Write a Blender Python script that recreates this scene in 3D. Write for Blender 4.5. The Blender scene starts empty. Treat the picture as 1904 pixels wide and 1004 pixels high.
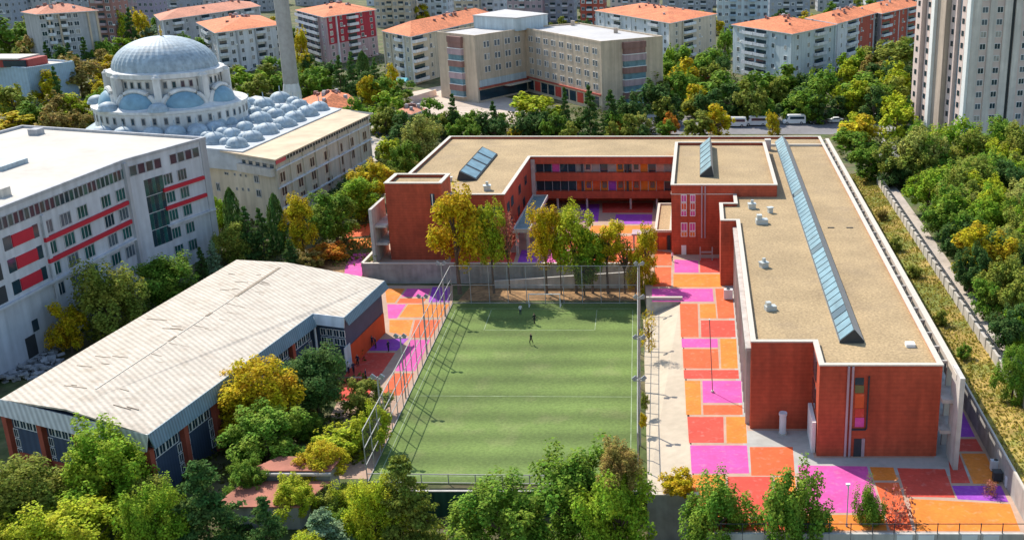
import bpy, math, random
import numpy as np
from mathutils import Vector, Matrix
from mathutils.geometry import tessellate_polygon

S = bpy.context.scene
COL = S.collection
rnd = random.Random(7)

# ------------------------------------------------------------------ camera, sky, sun
CAM_H = 55.0
FPX, PPX, PPY = 2000.0, 1300.0, 502.0          # focal length and principal point, in photo pixels (1904 x 1004)
TILT = math.atan(666 / 1999)
cam_d = bpy.data.cameras.new('camera')
cam_d.sensor_fit = 'HORIZONTAL'
cam_d.sensor_width = 36.0
cam_d.lens = FPX / 1904 * 36.0
cam_d.shift_x = -(PPX - 952) / 1904
cam_d.shift_y = 0.0
cam_d.clip_start = 1.0
cam_d.clip_end = 6000
cam = bpy.data.objects.new('camera', cam_d)
COL.objects.link(cam)
cam.location = (0, 0, CAM_H)
cam.rotation_euler = (math.pi / 2 - TILT, 0, 0)
S.camera = cam

SUN_EL = math.radians(45)
SUN_AZ = math.atan2(-0.65, 0.757)               # direction towards the sun in plan: back left
sun_dir = Vector((math.cos(SUN_EL) * math.sin(SUN_AZ), math.cos(SUN_EL) * math.cos(SUN_AZ), math.sin(SUN_EL)))
W = bpy.data.worlds.new('World')
S.world = W
W.use_nodes = True
nt = W.node_tree
bg = nt.nodes['Background']
sky = nt.nodes.new('ShaderNodeTexSky')
sky.sky_type = 'NISHITA'
sky.sun_disc = False
sky.sun_elevation = SUN_EL
sky.sun_rotation = SUN_AZ % (2 * math.pi)
sky.air_density = 1.4
sky.dust_density = 0.8
sky.ozone_density = 2.2
nt.links.new(sky.outputs[0], bg.inputs[0])
bg.inputs[1].default_value = 0.15
sl = bpy.data.lights.new('sun', 'SUN')
sl.energy = 4.6
sl.angle = math.radians(0.5)
sl.color = (1.0, 0.94, 0.83)
so = bpy.data.objects.new('sun', sl)
COL.objects.link(so)
so.rotation_euler = sun_dir.to_track_quat('Z', 'Y').to_euler()
so.location = (-100, 200, 150)
S.view_settings.view_transform = 'Standard'
S.view_settings.look = 'None'
S.view_settings.exposure = 0.43
S.view_settings.gamma = 1.0
S.cycles.use_denoising = True
S.cycles.max_bounces = 6
S.cycles.transparent_max_bounces = 8

# ------------------------------------------------------------------ photo pixel -> place
CT, ST = math.cos(TILT), math.sin(TILT)
def ray(px, py):
    u = (px - PPX) / FPX; v = (PPY - py) / FPX
    return u, CT + v * ST, -ST + v * CT
def G(px, py, z=0.0):
    a, b, c = ray(px, py); t = (z - CAM_H) / c
    return (a * t, b * t)
def G3(px, py, z=0.0):
    x, y = G(px, py, z); return (x, y, z)
def on_y(px, py, Y):
    a, b, c = ray(px, py); t = Y / b
    return (a * t, Y, CAM_H + c * t)
def on_wall(px, py, p0, p1):
    """where a pixel's ray meets the upright plane through p0, p1: metres along it from p0, and height"""
    a, b, c = ray(px, py)
    dx, dy = p1[0] - p0[0], p1[1] - p0[1]; L = math.hypot(dx, dy); dx /= L; dy /= L
    nx, ny = dy, -dx
    t = (nx * p0[0] + ny * p0[1]) / (nx * a + ny * b)
    return ((a * t - p0[0]) * dx + (b * t - p0[1]) * dy, CAM_H + c * t)
def m_per_px(x, y, z):
    return (y * CT - (z - CAM_H) * ST) / FPX

# ------------------------------------------------------------------ materials
MATS = {}
def mat(name, col, rough=0.8, var=0.12, scale=1.5, var2=0.0, scale2=0.12, spec=0.3, metal=0.0, bump=0.0, bscale=6.0, stripes=None, tint2=None, wear=None, streak=0.0):
    """plain surface with world-space mottling; stripes=(axis, period, depth, width) fine courses/corrugation"""
    if name in MATS: return MATS[name]
    m = bpy.data.materials.new(name); m.use_nodes = True
    n = m.node_tree; L = n.links
    bs = n.nodes['Principled BSDF']
    bs.inputs['Roughness'].default_value = rough
    bs.inputs['Specular IOR Level'].default_value = spec
    bs.inputs['Metallic'].default_value = metal
    geo = n.nodes.new('ShaderNodeNewGeometry')
    rgb = n.nodes.new('ShaderNodeRGB'); rgb.outputs[0].default_value = (*col, 1)
    cur = rgb.outputs[0]
    def noise(sc, det=4.0):
        t = n.nodes.new('ShaderNodeTexNoise'); t.inputs['Scale'].default_value = sc; t.inputs['Detail'].default_value = det
        L.new(geo.outputs['Position'], t.inputs['Vector']); return t.outputs['Fac']
    def mulby(cur, fac, amt):
        mr = n.nodes.new('ShaderNodeMapRange')
        mr.inputs['From Min'].default_value = 0.3; mr.inputs['From Max'].default_value = 0.7
        mr.inputs['To Min'].default_value = 1 - amt; mr.inputs['To Max'].default_value = 1 + amt
        L.new(fac, mr.inputs['Value'])
        v = n.nodes.new('ShaderNodeVectorMath'); v.operation = 'SCALE'
        L.new(cur, v.inputs[0]); L.new(mr.outputs[0], v.inputs['Scale'])
        return v.outputs[0]
    if tint2:
        mx = n.nodes.new('ShaderNodeMix'); mx.data_type = 'RGBA'
        mr = n.nodes.new('ShaderNodeMapRange'); mr.inputs['From Min'].default_value = 0.42; mr.inputs['From Max'].default_value = 0.58
        L.new(noise(scale2 * 1.7, 6.0), mr.inputs['Value']); L.new(mr.outputs[0], mx.inputs['Factor'])
        L.new(cur, mx.inputs[6]); mx.inputs[7].default_value = (*tint2, 1); cur = mx.outputs[2]
    if wear:
        wc, lo, hi, wsc, amt = wear
        mr = n.nodes.new('ShaderNodeMapRange'); mr.inputs['From Min'].default_value = lo; mr.inputs['From Max'].default_value = hi; mr.inputs['To Max'].default_value = amt
        L.new(noise(wsc, 8.0), mr.inputs['Value'])
        mx = n.nodes.new('ShaderNodeMix'); mx.data_type = 'RGBA'; L.new(mr.outputs[0], mx.inputs['Factor']); L.new(cur, mx.inputs[6]); mx.inputs[7].default_value = (*wc, 1); cur = mx.outputs[2]
    if streak:
        vm = n.nodes.new('ShaderNodeVectorMath'); vm.operation = 'MULTIPLY'; vm.inputs[1].default_value = (1.1, 1.1, 0.07); L.new(geo.outputs['Position'], vm.inputs[0])
        t = n.nodes.new('ShaderNodeTexNoise'); t.inputs['Scale'].default_value = 1.0; t.inputs['Detail'].default_value = 5; L.new(vm.outputs[0], t.inputs['Vector'])
        cur = mulby(cur, t.outputs['Fac'], streak)
    if var: cur = mulby(cur, noise(scale), var)
    if var2: cur = mulby(cur, noise(scale2, 5.0), var2)
    hgt = None
    if stripes:
        ax, per, amt = stripes
        sp = n.nodes.new('ShaderNodeSeparateXYZ'); L.new(geo.outputs['Position'], sp.inputs[0])
        if ax == 'D':                       # along the wall, whichever way it faces
            ad = n.nodes.new('ShaderNodeMath'); ad.operation = 'ADD'; L.new(sp.outputs[0], ad.inputs[0]); L.new(sp.outputs[1], ad.inputs[1]); src = ad.outputs[0]
        else: src = sp.outputs['XYZ'.index(ax)]
        dv = n.nodes.new('ShaderNodeMath'); dv.operation = 'MULTIPLY'; dv.inputs[1].default_value = 2 * math.pi / per; L.new(src, dv.inputs[0])
        sn = n.nodes.new('ShaderNodeMath'); sn.operation = 'SINE'; L.new(dv.outputs[0], sn.inputs[0])
        mr = n.nodes.new('ShaderNodeMapRange'); mr.inputs['From Min'].default_value = -1; mr.inputs['To Min'].default_value = 1 - amt; mr.inputs['To Max'].default_value = 1 + amt
        L.new(sn.outputs[0], mr.inputs['Value'])
        v = n.nodes.new('ShaderNodeVectorMath'); v.operation = 'SCALE'; L.new(cur, v.inputs[0]); L.new(mr.outputs[0], v.inputs['Scale']); cur = v.outputs[0]
    L.new(cur, bs.inputs['Base Color'])
    if bump:
        bp = n.nodes.new('ShaderNodeBump'); bp.inputs['Strength'].default_value = bump; bp.inputs['Distance'].default_value = 0.1
        L.new(noise(bscale), bp.inputs['Height']); L.new(bp.outputs[0], bs.inputs['Normal'])
    MATS[name] = m
    return m

def leaf_material():
    m = bpy.data.materials.new('leaves'); m.use_nodes = True
    n = m.node_tree; L = n.links; n.nodes.clear()
    out = n.nodes.new('ShaderNodeOutputMaterial')
    oi = n.nodes.new('ShaderNodeObjectInfo'); geo = n.nodes.new('ShaderNodeNewGeometry')
    tc = n.nodes.new('ShaderNodeTexCoord')
    nz = n.nodes.new('ShaderNodeTexNoise'); nz.inputs['Scale'].default_value = 2.2; nz.inputs['Detail'].default_value = 2
    L.new(tc.outputs['Object'], nz.inputs['Vector'])
    hs = n.nodes.new('ShaderNodeHueSaturation'); hs.inputs['Saturation'].default_value = 1.0
    a = n.nodes.new('ShaderNodeMapRange'); a.inputs['To Min'].default_value = 0.482; a.inputs['To Max'].default_value = 0.515
    L.new(geo.outputs['Random Per Island'], a.inputs['Value'])
    b = n.nodes.new('ShaderNodeMapRange'); b.inputs['From Min'].default_value = 0.35; b.inputs['From Max'].default_value = 0.65; b.inputs['To Min'].default_value = 0.02; b.inputs['To Max'].default_value = -0.025
    L.new(nz.outputs['Fac'], b.inputs['Value'])
    ad = n.nodes.new('ShaderNodeMath'); ad.operation = 'ADD'; L.new(a.outputs[0], ad.inputs[0]); L.new(b.outputs[0], ad.inputs[1])
    L.new(ad.outputs[0], hs.inputs['Hue'])
    mu = n.nodes.new('ShaderNodeMath'); mu.operation = 'MULTIPLY'; mu.inputs[1].default_value = 7.13
    fr = n.nodes.new('ShaderNodeMath'); fr.operation = 'FRACT'
    L.new(geo.outputs['Random Per Island'], mu.inputs[0]); L.new(mu.outputs[0], fr.inputs[0])
    v = n.nodes.new('ShaderNodeMapRange'); v.inputs['To Min'].default_value = 0.55; v.inputs['To Max'].default_value = 1.75
    L.new(fr.outputs[0], v.inputs['Value']); L.new(v.outputs[0], hs.inputs['Value'])
    L.new(oi.outputs['Color'], hs.inputs['Color'])
    df = n.nodes.new('ShaderNodeBsdfPrincipled'); df.inputs['Roughness'].default_value = 0.7; df.inputs['Specular IOR Level'].default_value = 0.06
    tr = n.nodes.new('ShaderNodeBsdfTranslucent')
    L.new(hs.outputs[0], df.inputs['Base Color']); L.new(hs.outputs[0], tr.inputs['Color'])
    mx = n.nodes.new('ShaderNodeMixShader'); mx.inputs[0].default_value = 0.36
    L.new(df.outputs[0], mx.inputs[1]); L.new(tr.outputs[0], mx.inputs[2]); L.new(mx.outputs[0], out.inputs['Surface'])
    return m
LEAF = leaf_material()

RED = mat('red_cladding', (0.42, 0.076, 0.036), 0.75, 0.12, 1.6, 0.12, 0.22, stripes=('Z', 0.45, 0.055), streak=0.16, wear=((0.20, 0.05, 0.03), 0.55, 0.75, 0.35, 0.35))
COPE = mat('pale_coping', (0.56, 0.50, 0.42), 0.7, 0.06, 2.0)
CONC = mat('concrete', (0.47, 0.44, 0.40), 0.85, 0.10, 1.2, 0.12, 0.25, streak=0.15)
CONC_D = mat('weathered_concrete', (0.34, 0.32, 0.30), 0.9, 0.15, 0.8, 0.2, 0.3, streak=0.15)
GRAVEL = mat('roof_gravel_stones', (0.385, 0.275, 0.15), 0.95, 0.24, 3.2, 0.14, 0.16, bump=0.6, bscale=5.0, wear=((0.26, 0.19, 0.12), 0.56, 0.70, 0.14, 0.4))
GLASS_D = mat('dark_glass', (0.02, 0.045, 0.065), 0.08, 0.2, 0.7, spec=0.6)
GLASS_B = mat('blue_skylight_glass', (0.13, 0.235, 0.28), 0.3, 0.3, 0.6, spec=0.5)
WHITE = mat('white_paint', (0.78, 0.78, 0.76), 0.6, 0.05, 1.0)
METAL_G = mat('grey_metal', (0.30, 0.32, 0.34), 0.45, 0.08, 1.0, metal=0.3)
METAL_B = mat('blue_grey_sheet', (0.16, 0.235, 0.28), 0.5, 0.1, 0.8, spec=0.4, stripes=('D', 0.5, 0.22))
DARK = mat('dark_metal', (0.04, 0.045, 0.05), 0.6, 0.1)
TEAL = mat('teal_canopy_roof', (0.14, 0.21, 0.22), 0.6, 0.15, 0.9)
PAVE = mat('pale_paving', (0.45, 0.30, 0.22), 0.9, 0.08, 1.3, 0.1, 0.2)
GREYPAVE = mat('grey_paving', (0.40, 0.385, 0.35), 0.9, 0.08, 1.3, 0.1, 0.2)
CREAMSTRIP = mat('cream_concrete', (0.50, 0.415, 0.31), 0.9, 0.07, 1.1, 0.08, 0.15)
P_MAG = mat('paint_magenta', (0.62, 0.085, 0.33), 0.85, 0.08, 2.6, 0.13, 0.4, wear=((0.52, 0.40, 0.34), 0.56, 0.80, 1.3, 0.28))
P_ORA = mat('paint_orange', (0.70, 0.205, 0.028), 0.85, 0.08, 2.6, 0.13, 0.4, wear=((0.52, 0.40, 0.34), 0.56, 0.80, 1.3, 0.28))
P_COR = mat('paint_coral', (0.66, 0.115, 0.035), 0.85, 0.08, 2.6, 0.13, 0.4, wear=((0.52, 0.40, 0.34), 0.56, 0.80, 1.3, 0.28))
P_RED = mat('paint_red', (0.58, 0.07, 0.045), 0.85, 0.08, 2.6, 0.13, 0.4, wear=((0.52, 0.40, 0.34), 0.56, 0.80, 1.3, 0.28))
P_VIO = mat('paint_violet', (0.30, 0.06, 0.42), 0.85, 0.08, 2.6, 0.13, 0.4, wear=((0.52, 0.40, 0.34), 0.56, 0.80, 1.3, 0.28))
TILE = mat('terracotta_tiles', (0.58, 0.18, 0.075), 0.85, 0.35, 1.6, 0.2, 0.2, stripes=('D', 0.6, 0.08))
TILE_R = mat('faded_terracotta', (0.52, 0.21, 0.13), 0.85, 0.22, 1.2, 0.16, 0.12, stripes=('D', 0.6, 0.08))
LEAD = mat('lead_sheet', (0.32, 0.385, 0.43), 0.6, 0.18, 1.4, 0.14, 0.4, spec=0.3, streak=.14)
LEAD_B = mat('blue_lead_sheet', (0.19, 0.33, 0.42), 0.55, 0.14, 0.9, 0.1, 0.3, spec=0.4)
STONE_W = mat('white_stone', (0.60, 0.59, 0.57), 0.8, 0.06, 0.8, 0.08, 0.2, streak=0.15)
STONE_G = mat('grey_stone', (0.36, 0.34, 0.32), 0.85, 0.12, 0.9, 0.1, 0.2)
BARK = mat('bark', (0.12, 0.085, 0.06), 0.95, 0.2, 3.0)
SOIL = mat('ground_cover', (0.075, 0.10, 0.03), 0.95, 0.35, 0.9, 0.3, 0.12, bump=0.5, bscale=1.5, tint2=(0.14, 0.12, 0.06))
DRYGRASS = mat('dry_grass', (0.19, 0.21, 0.045), 0.95, 0.28, 0.9, 0.2, 0.15, bump=0.6, bscale=2.5, tint2=(0.36, 0.25, 0.07))
ASPHALT = mat('asphalt', (0.20, 0.19, 0.195), 0.9, 0.1, 0.8, 0.15, 0.1)
LANE = mat('light_road', (0.33, 0.31, 0.30), 0.9, 0.1, 0.8, 0.15, 0.1)
WHITEROOF = mat('white_roof_membrane', (0.52, 0.475, 0.415), 0.85, 0.05, 0.9, 0.07, 0.12, wear=((0.42, 0.36, 0.30), 0.58, 0.75, 0.22, 0.45))
BEIGE = mat('beige_render', (0.56, 0.45, 0.335), 0.85, 0.06, 0.7, 0.08, 0.12, streak=0.15)
CREAM = mat('cream_render', (0.54, 0.47, 0.37), 0.85, 0.06, 0.7, 0.08, 0.12, streak=0.15)
WHITE_R = mat('white_render', (0.62, 0.64, 0.67), 0.85, 0.05, 0.7, 0.07, 0.12, streak=0.15)
GREY_R = mat('grey_render', (0.40, 0.40, 0.415), 0.85, 0.07, 0.7, 0.08, 0.12, streak=0.15)
LBLUE_R = mat('pale_blue_render', (0.46, 0.53, 0.56), 0.85, 0.05, 0.7, 0.07, 0.12, streak=0.15)
PINK_R = mat('mauve_render', (0.42, 0.31, 0.33), 0.85, 0.06, 0.7, 0.08, 0.12, streak=0.15)
RED_R = mat('crimson_render', (0.36, 0.035, 0.055), 0.85, 0.06, 0.7, 0.08, 0.12, streak=0.15)
BRICK_R = mat('brick_red_render', (0.42, 0.09, 0.06), 0.85, 0.08, 0.7, 0.08, 0.12, streak=0.15)
BROWN_R = mat('brown_render', (0.27, 0.15, 0.13), 0.85, 0.08, 0.7, 0.08, 0.12, streak=0.15)
BLUE_R = mat('blue_cladding', (0.34, 0.46, 0.57), 0.6, 0.1, 0.7, 0.08, 0.12, stripes=('D', 0.8, 0.06))
RED_BAND = mat('red_band_paint', (0.50, 0.02, 0.04), 0.6, 0.05, 1.0)
TAN = mat('tan_panel', (0.46, 0.37, 0.30), 0.85, 0.06, 0.7, 0.08, 0.12, streak=0.15)
PALEPINK = mat('pale_pink_render', (0.66, 0.52, 0.47), 0.85, 0.06, 0.7)
GYM_W = mat('white_sheet_roof', (0.49, 0.425, 0.35), 0.8, 0.12, 2.4, 0.10, 0.35, stripes=('D', 0.9, 0.16), wear=((0.30, 0.23, 0.16), 0.54, 0.75, 0.5, 0.55), streak=.0)
GYM_F = mat('pale_corrugated_fascia', (0.50, 0.50, 0.48), 0.6, 0.08, 1.0, stripes=('D', 0.45, 0.2))
NAVY = mat('navy_cladding', (0.05, 0.075, 0.125), 0.6, 0.1, 0.7, stripes=('D', 0.5, 0.12))
ORANGE_W = mat('orange_red_wall', (0.55, 0.075, 0.02), 0.8, 0.08, 0.8)
PILLAR = mat('brick_pillar', (0.33, 0.075, 0.045), 0.85, 0.15, 1.0)
GREENW = mat('dark_green_screen', (0.02, 0.07, 0.05), 0.8, 0.2, 0.6, stripes=('X', 0.8, 0.15))
RUSTROOF = mat('red_brown_sheet', (0.36, 0.13, 0.085), 0.8, 0.15, 0.6, 0.2, 0.3)

# ------------------------------------------------------------------ mesh helpers
def link(name, me, parent=None):
    o = bpy.data.objects.new(name, me); COL.objects.link(o)
    if parent is not None: o.parent = parent
    return o
def tag(o, label, cat, group=None):
    o['label'] = label; o['category'] = cat
    if group: o['group'] = group
    return o
def struct(o, label=None):
    o['kind'] = 'structure'
    return o
def empty(name, loc, rz=0.0):
    o = bpy.data.objects.new(name, None); COL.objects.link(o); o.location = loc; o.rotation_euler = (0, 0, rz)
    o.empty_display_size = 0.5
    return o
def thing(name, label, cat, loc, rz=0.0, group=None):
    return tag(empty(name, loc, rz), label, cat, group)
def mesh(name, verts, faces, mats, midx=None, smooth=False):
    me = bpy.data.meshes.new(name)
    me.from_pydata([tuple(v) for v in verts], [], [tuple(f) for f in faces])
    for m in (mats if isinstance(mats, (list, tuple)) else [mats]): me.materials.append(m)
    if midx is not None: me.polygons.foreach_set('material_index', midx)
    if smooth: me.polygons.foreach_set('use_smooth', [True] * len(me.polygons))
    me.update()
    return me
CUBE_V = [(x, y, z) for x in (-.5, .5) for y in (-.5, .5) for z in (-.5, .5)]
CUBE_F = [(0, 1, 3, 2), (4, 6, 7, 5), (0, 4, 5, 1), (2, 3, 7, 6), (0, 2, 6, 4), (1, 5, 7, 3)]
_cubes = {}
def cube(m):
    if m.name not in _cubes: _cubes[m.name] = mesh('block_' + m.name, CUBE_V, CUBE_F, m)
    return _cubes[m.name]
def box(name, parent, x0, x1, y0, y1, z0, z1, m, rz=0.0):
    o = link(name, cube(m), parent)
    o.location = ((x0 + x1) / 2, (y0 + y1) / 2, (z0 + z1) / 2)
    o.scale = (abs(x1 - x0), abs(y1 - y0), abs(z1 - z0)); o.rotation_euler = (0, 0, rz)
    return o
def rel(parent, pts):
    return [(p[0] - parent.location.x, p[1] - parent.location.y) for p in pts]
def ccw(p):
    a = sum(p[i][0] * p[(i + 1) % len(p)][1] - p[(i + 1) % len(p)][0] * p[i][1] for i in range(len(p)))
    return list(p) if a > 0 else list(reversed(p))
def prism_mesh(name, pts, z0, z1, m, mside=None):
    pts = ccw(pts); n = len(pts)
    v = [(x, y, z0) for x, y in pts] + [(x, y, z1) for x, y in pts]
    tris = tessellate_polygon([[Vector((x, y, 0)) for x, y in pts]])
    f = []
    for t in tris:
        a, b, c = t
        ar = (pts[b][0] - pts[a][0]) * (pts[c][1] - pts[a][1]) - (pts[c][0] - pts[a][0]) * (pts[b][1] - pts[a][1])
        if ar < 0: a, b, c = c, b, a
        f.append((a + n, b + n, c + n)); f.append((c, b, a))
    k = len(f)
    f += [(i, (i + 1) % n, (i + 1) % n + n, i + n) for i in range(n)]
    mi = [0] * k + [1 if mside else 0] * n
    return mesh(name, v, f, [m, mside] if mside else m, mi)
def prism(name, parent, pts, z0, z1, m, mside=None):
    return link(name, prism_mesh(name, pts, z0, z1, m, mside), parent)
def offset(pts, d):
    """mitred offset of a CCW polygon, d > 0 outwards"""
    n = len(pts); out = []
    for i in range(n):
        p0, p1, p2 = Vector(pts[i - 1]), Vector(pts[i]), Vector(pts[(i + 1) % n])
        d1 = (p1 - p0).normalized(); d2 = (p2 - p1).normalized()
        n1 = Vector((d1.y, -d1.x)); n2 = Vector((d2.y, -d2.x))
        k = 1 + n1.dot(n2)
        out.append(tuple(p1 + (n1 + n2) * (d / max(k, 0.2))))
    return out
def ring(name, parent, pts, d_out, d_in, z0, z1, m):
    pts = ccw(pts); n = len(pts)
    a, b = offset(pts, d_out), offset(pts, -d_in)
    v = [(*p, z0) for p in a] + [(*p, z1) for p in a] + [(*p, z0) for p in b] + [(*p, z1) for p in b]
    f = []
    for i in range(n):
        j = (i + 1) % n
        f += [(i, j, j + n, i + n), (j + 2 * n, i + 2 * n, i + 3 * n, j + 3 * n), (i + n, j + n, j + 3 * n, i + 3 * n), (j, i, i + 2 * n, j + 2 * n)]
    return link(name, mesh(name, v, f, m), parent)
def lathe_mesh(name, prof, seg, m, smooth=True, ribs=0.0, flat_every=0):
    v = []; f = []
    for k, (r, z) in enumerate(prof):
        for i in range(seg):
            rr = r * (1 + (ribs if i % 2 else 0)); a = 2 * math.pi * i / seg
            v.append((rr * math.cos(a), rr * math.sin(a), z))
    for k in range(len(prof) - 1):
        for i in range(seg):
            j = (i + 1) % seg
            f.append((k * seg + i, k * seg + j, (k + 1) * seg + j, (k + 1) * seg + i))
    return mesh(name, v, f, m, smooth=smooth)
def tube_geo(path, rads, seg=6):
    v = []; f = []
    for k, (p, r) in enumerate(zip(path, rads)):
        d = (Vector(path[min(k + 1, len(path) - 1)]) - Vector(path[max(k - 1, 0)])).normalized()
        u = d.orthogonal().normalized(); w = d.cross(u)
        for i in range(seg):
            a = 2 * math.pi * i / seg
            v.append(tuple(Vector(p) + u * (r * math.cos(a)) + w * (r * math.sin(a))))
    for k in range(len(path) - 1):
        for i in range(seg):
            j = (i + 1) % seg
            f.append((k * seg + i, k * seg + j, (k + 1) * seg + j, (k + 1) * seg + i))
    return v, f
def join_geo(parts):
    V = []; F = []
    for v, f in parts:
        o = len(V); V += v; F += [tuple(i + o for i in q) for q in f]
    return V, F
def pole(name, parent, x, y, z0, z1, r, m, seg=8):
    v, f = tube_geo([(0, 0, 0), (0, 0, 1)], [1, 1], seg)
    f = f + [tuple(range(seg, 2 * seg))]
    key = 'pole_' + m.name + str(seg)
    if key not in _cubes: _cubes[key] = mesh(key, v, f, m)
    o = link(name, _cubes[key], parent); o.location = (x, y, z0); o.scale = (r, r, z1 - z0)
    return o
def geo_box(x0, x1, y0, y1, z0, z1):
    return ([((x0 + x1) / 2 + a * (x1 - x0), (y0 + y1) / 2 + b * (y1 - y0), (z0 + z1) / 2 + c * (z1 - z0)) for a, b, c in CUBE_V], list(CUBE_F))

# a window: raised frame ring and pane, unit size, faces -Y, x 0..1 centred, z centred
_win = {}
def window_mesh(frame_m, glass_m, mull=1, fw=0.09):
    key = (frame_m.name, glass_m.name, mull, fw)
    if key in _win: return _win[key]
    parts = [geo_box(-.5, .5, -.06, .02, .5 - fw, .5), geo_box(-.5, .5, -.06, .02, -.5, -.5 + fw), geo_box(-.5, -.5 + fw, -.06, .02, -.5 + fw, .5 - fw), geo_box(.5 - fw, .5, -.06, .02, -.5 + fw, .5 - fw)]
    for k in range(1, mull + 1):
        c = -.5 + k / (mull + 1); parts.append(geo_box(c - fw * .35, c + fw * .35, -.05, .02, -.5 + fw, .5 - fw))
    V, F = join_geo(parts); mi = [0] * len(F)
    v, f = geo_box(-.5 + fw * .5, .5 - fw * .5, -.02, .02, -.5 + fw * .5, .5 - fw * .5); o = len(V); V += v; F += [tuple(i + o for i in q) for q in f]; mi += [1] * 6
    _win[key] = mesh('window_pattern', V, F, [frame_m, glass_m], mi)
    return _win[key]
def window(parent, p0, d, u, z, w, h, me, name='window', out=0.0):
    """place a window on the wall through p0 along unit d (outside on the right of d), in the parent's own space"""
    o = link(name, me, parent)
    nx, ny = d[1], -d[0]
    o.location = (p0[0] + d[0] * u + nx * out, p0[1] + d[1] * u + ny * out, z)
    o.rotation_euler = (0, 0, math.atan2(d[1], d[0])); o.scale = (w, 1.0, h)
    return o
def wall_box(name, parent, p0, d, u0, u1, z0, z1, out0, out1, m):
    """a box on a wall: u0..u1 along it, out0..out1 out of it"""
    o = link(name, cube(m), parent); nx, ny = d[1], -d[0]
    u, q = (u0 + u1) / 2, (out0 + out1) / 2
    o.location = (p0[0] + d[0] * u + nx * q, p0[1] + d[1] * u + ny * q, (z0 + z1) / 2)
    o.rotation_euler = (0, 0, math.atan2(d[1], d[0])); o.scale = (u1 - u0, abs(out1 - out0), z1 - z0)
    return o
def unit(p, q):
    dx, dy = q[0] - p[0], q[1] - p[1]; L = math.hypot(dx, dy); return (dx / L, dy / L), L
WIN_W = window_mesh(WHITE, GLASS_D, 1, 0.065)
WIN_T = window_mesh(WHITE, GLASS_D, 2, 0.07)
WIN_D = window_mesh(DARK, GLASS_D, 1, 0.06)
WIN_G = window_mesh(GREY_R, GLASS_D, 1, 0.12)
GLASS_C = mat('curtained_glass', (0.34, 0.32, 0.29), 0.35, 0.3, 1.5, spec=.5); GLASS_M = mat('grey_glass', (0.10, 0.13, 0.16), 0.15, 0.3, 1.0, spec=.6)
VARY = {WIN_W: [WIN_W, WIN_W, WIN_W, window_mesh(WHITE, GLASS_C, 1, .065), window_mesh(WHITE, GLASS_M, 1, .065)], WIN_G: [WIN_G, WIN_G, window_mesh(WHITE, GLASS_D, 1, .12), window_mesh(GREY_R, GLASS_C, 1, .12)]}
vr = random.Random(99)
def vary(m): return vr.choice(VARY[m]) if m in VARY else m

# ------------------------------------------------------------------ the ground
LOW = -2.8
YW = 166.9
def clamp(t): return max(0.0, min(1.0, t))
def zg(x, y):
    if x >= 31.2:
        b = 2.5 + min(x - 31.2, 8) * 0.09
        return b * (1 - clamp((y - 215) / 30))
    if y >= YW:
        if x >= -54.8: return 0.0
        return LOW + 2.8 * clamp((y - 150) / 42)
    if x < -38.0:
        return (LOW + 2.8 * clamp((y - 150) / 42) if x < -54.8 else LOW) - 2.5 * clamp((97 - y) / 15)
    if y < 86.5: return -4.5
    if y < 100.5 and x < -0.3: return -6.0
    return LOW
GX = [-3000, -1200, -600, -350, -250, -200, -150, -120, -100, -80, -70, -62, -54.81, -54.8, -46, -38.01, -38, -20, -0.31, -0.3, 15, 31.19, 31.2, 33, 36, 38, 45, 60, 80, 120, 200, 400, 1000, 3000]
GY = [-600, 0, 50, 70, 82, 86.49, 86.5, 90, 97, 100.49, 100.5, 110, 130, 150, 158, YW - .01, YW, 175, 185, 192, 205, 215, 225, 235, 245, 260, 300, 400, 600, 1000, 4000]
gv = [(x, y, zg(x, y)) for y in GY for x in GX]
nx_ = len(GX)
gf = [(j * nx_ + i, j * nx_ + i + 1, (j + 1) * nx_ + i + 1, (j + 1) * nx_ + i) for j in range(len(GY) - 1) for i in range(nx_ - 1)]
struct(link('ground', mesh('ground', gv, gf, SOIL)))

def sheet(name, px, z, m, thick=0.3):
    return struct(prism(name, None, [G(a, b, z) for a, b in px], z - thick, z, m))
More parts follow.
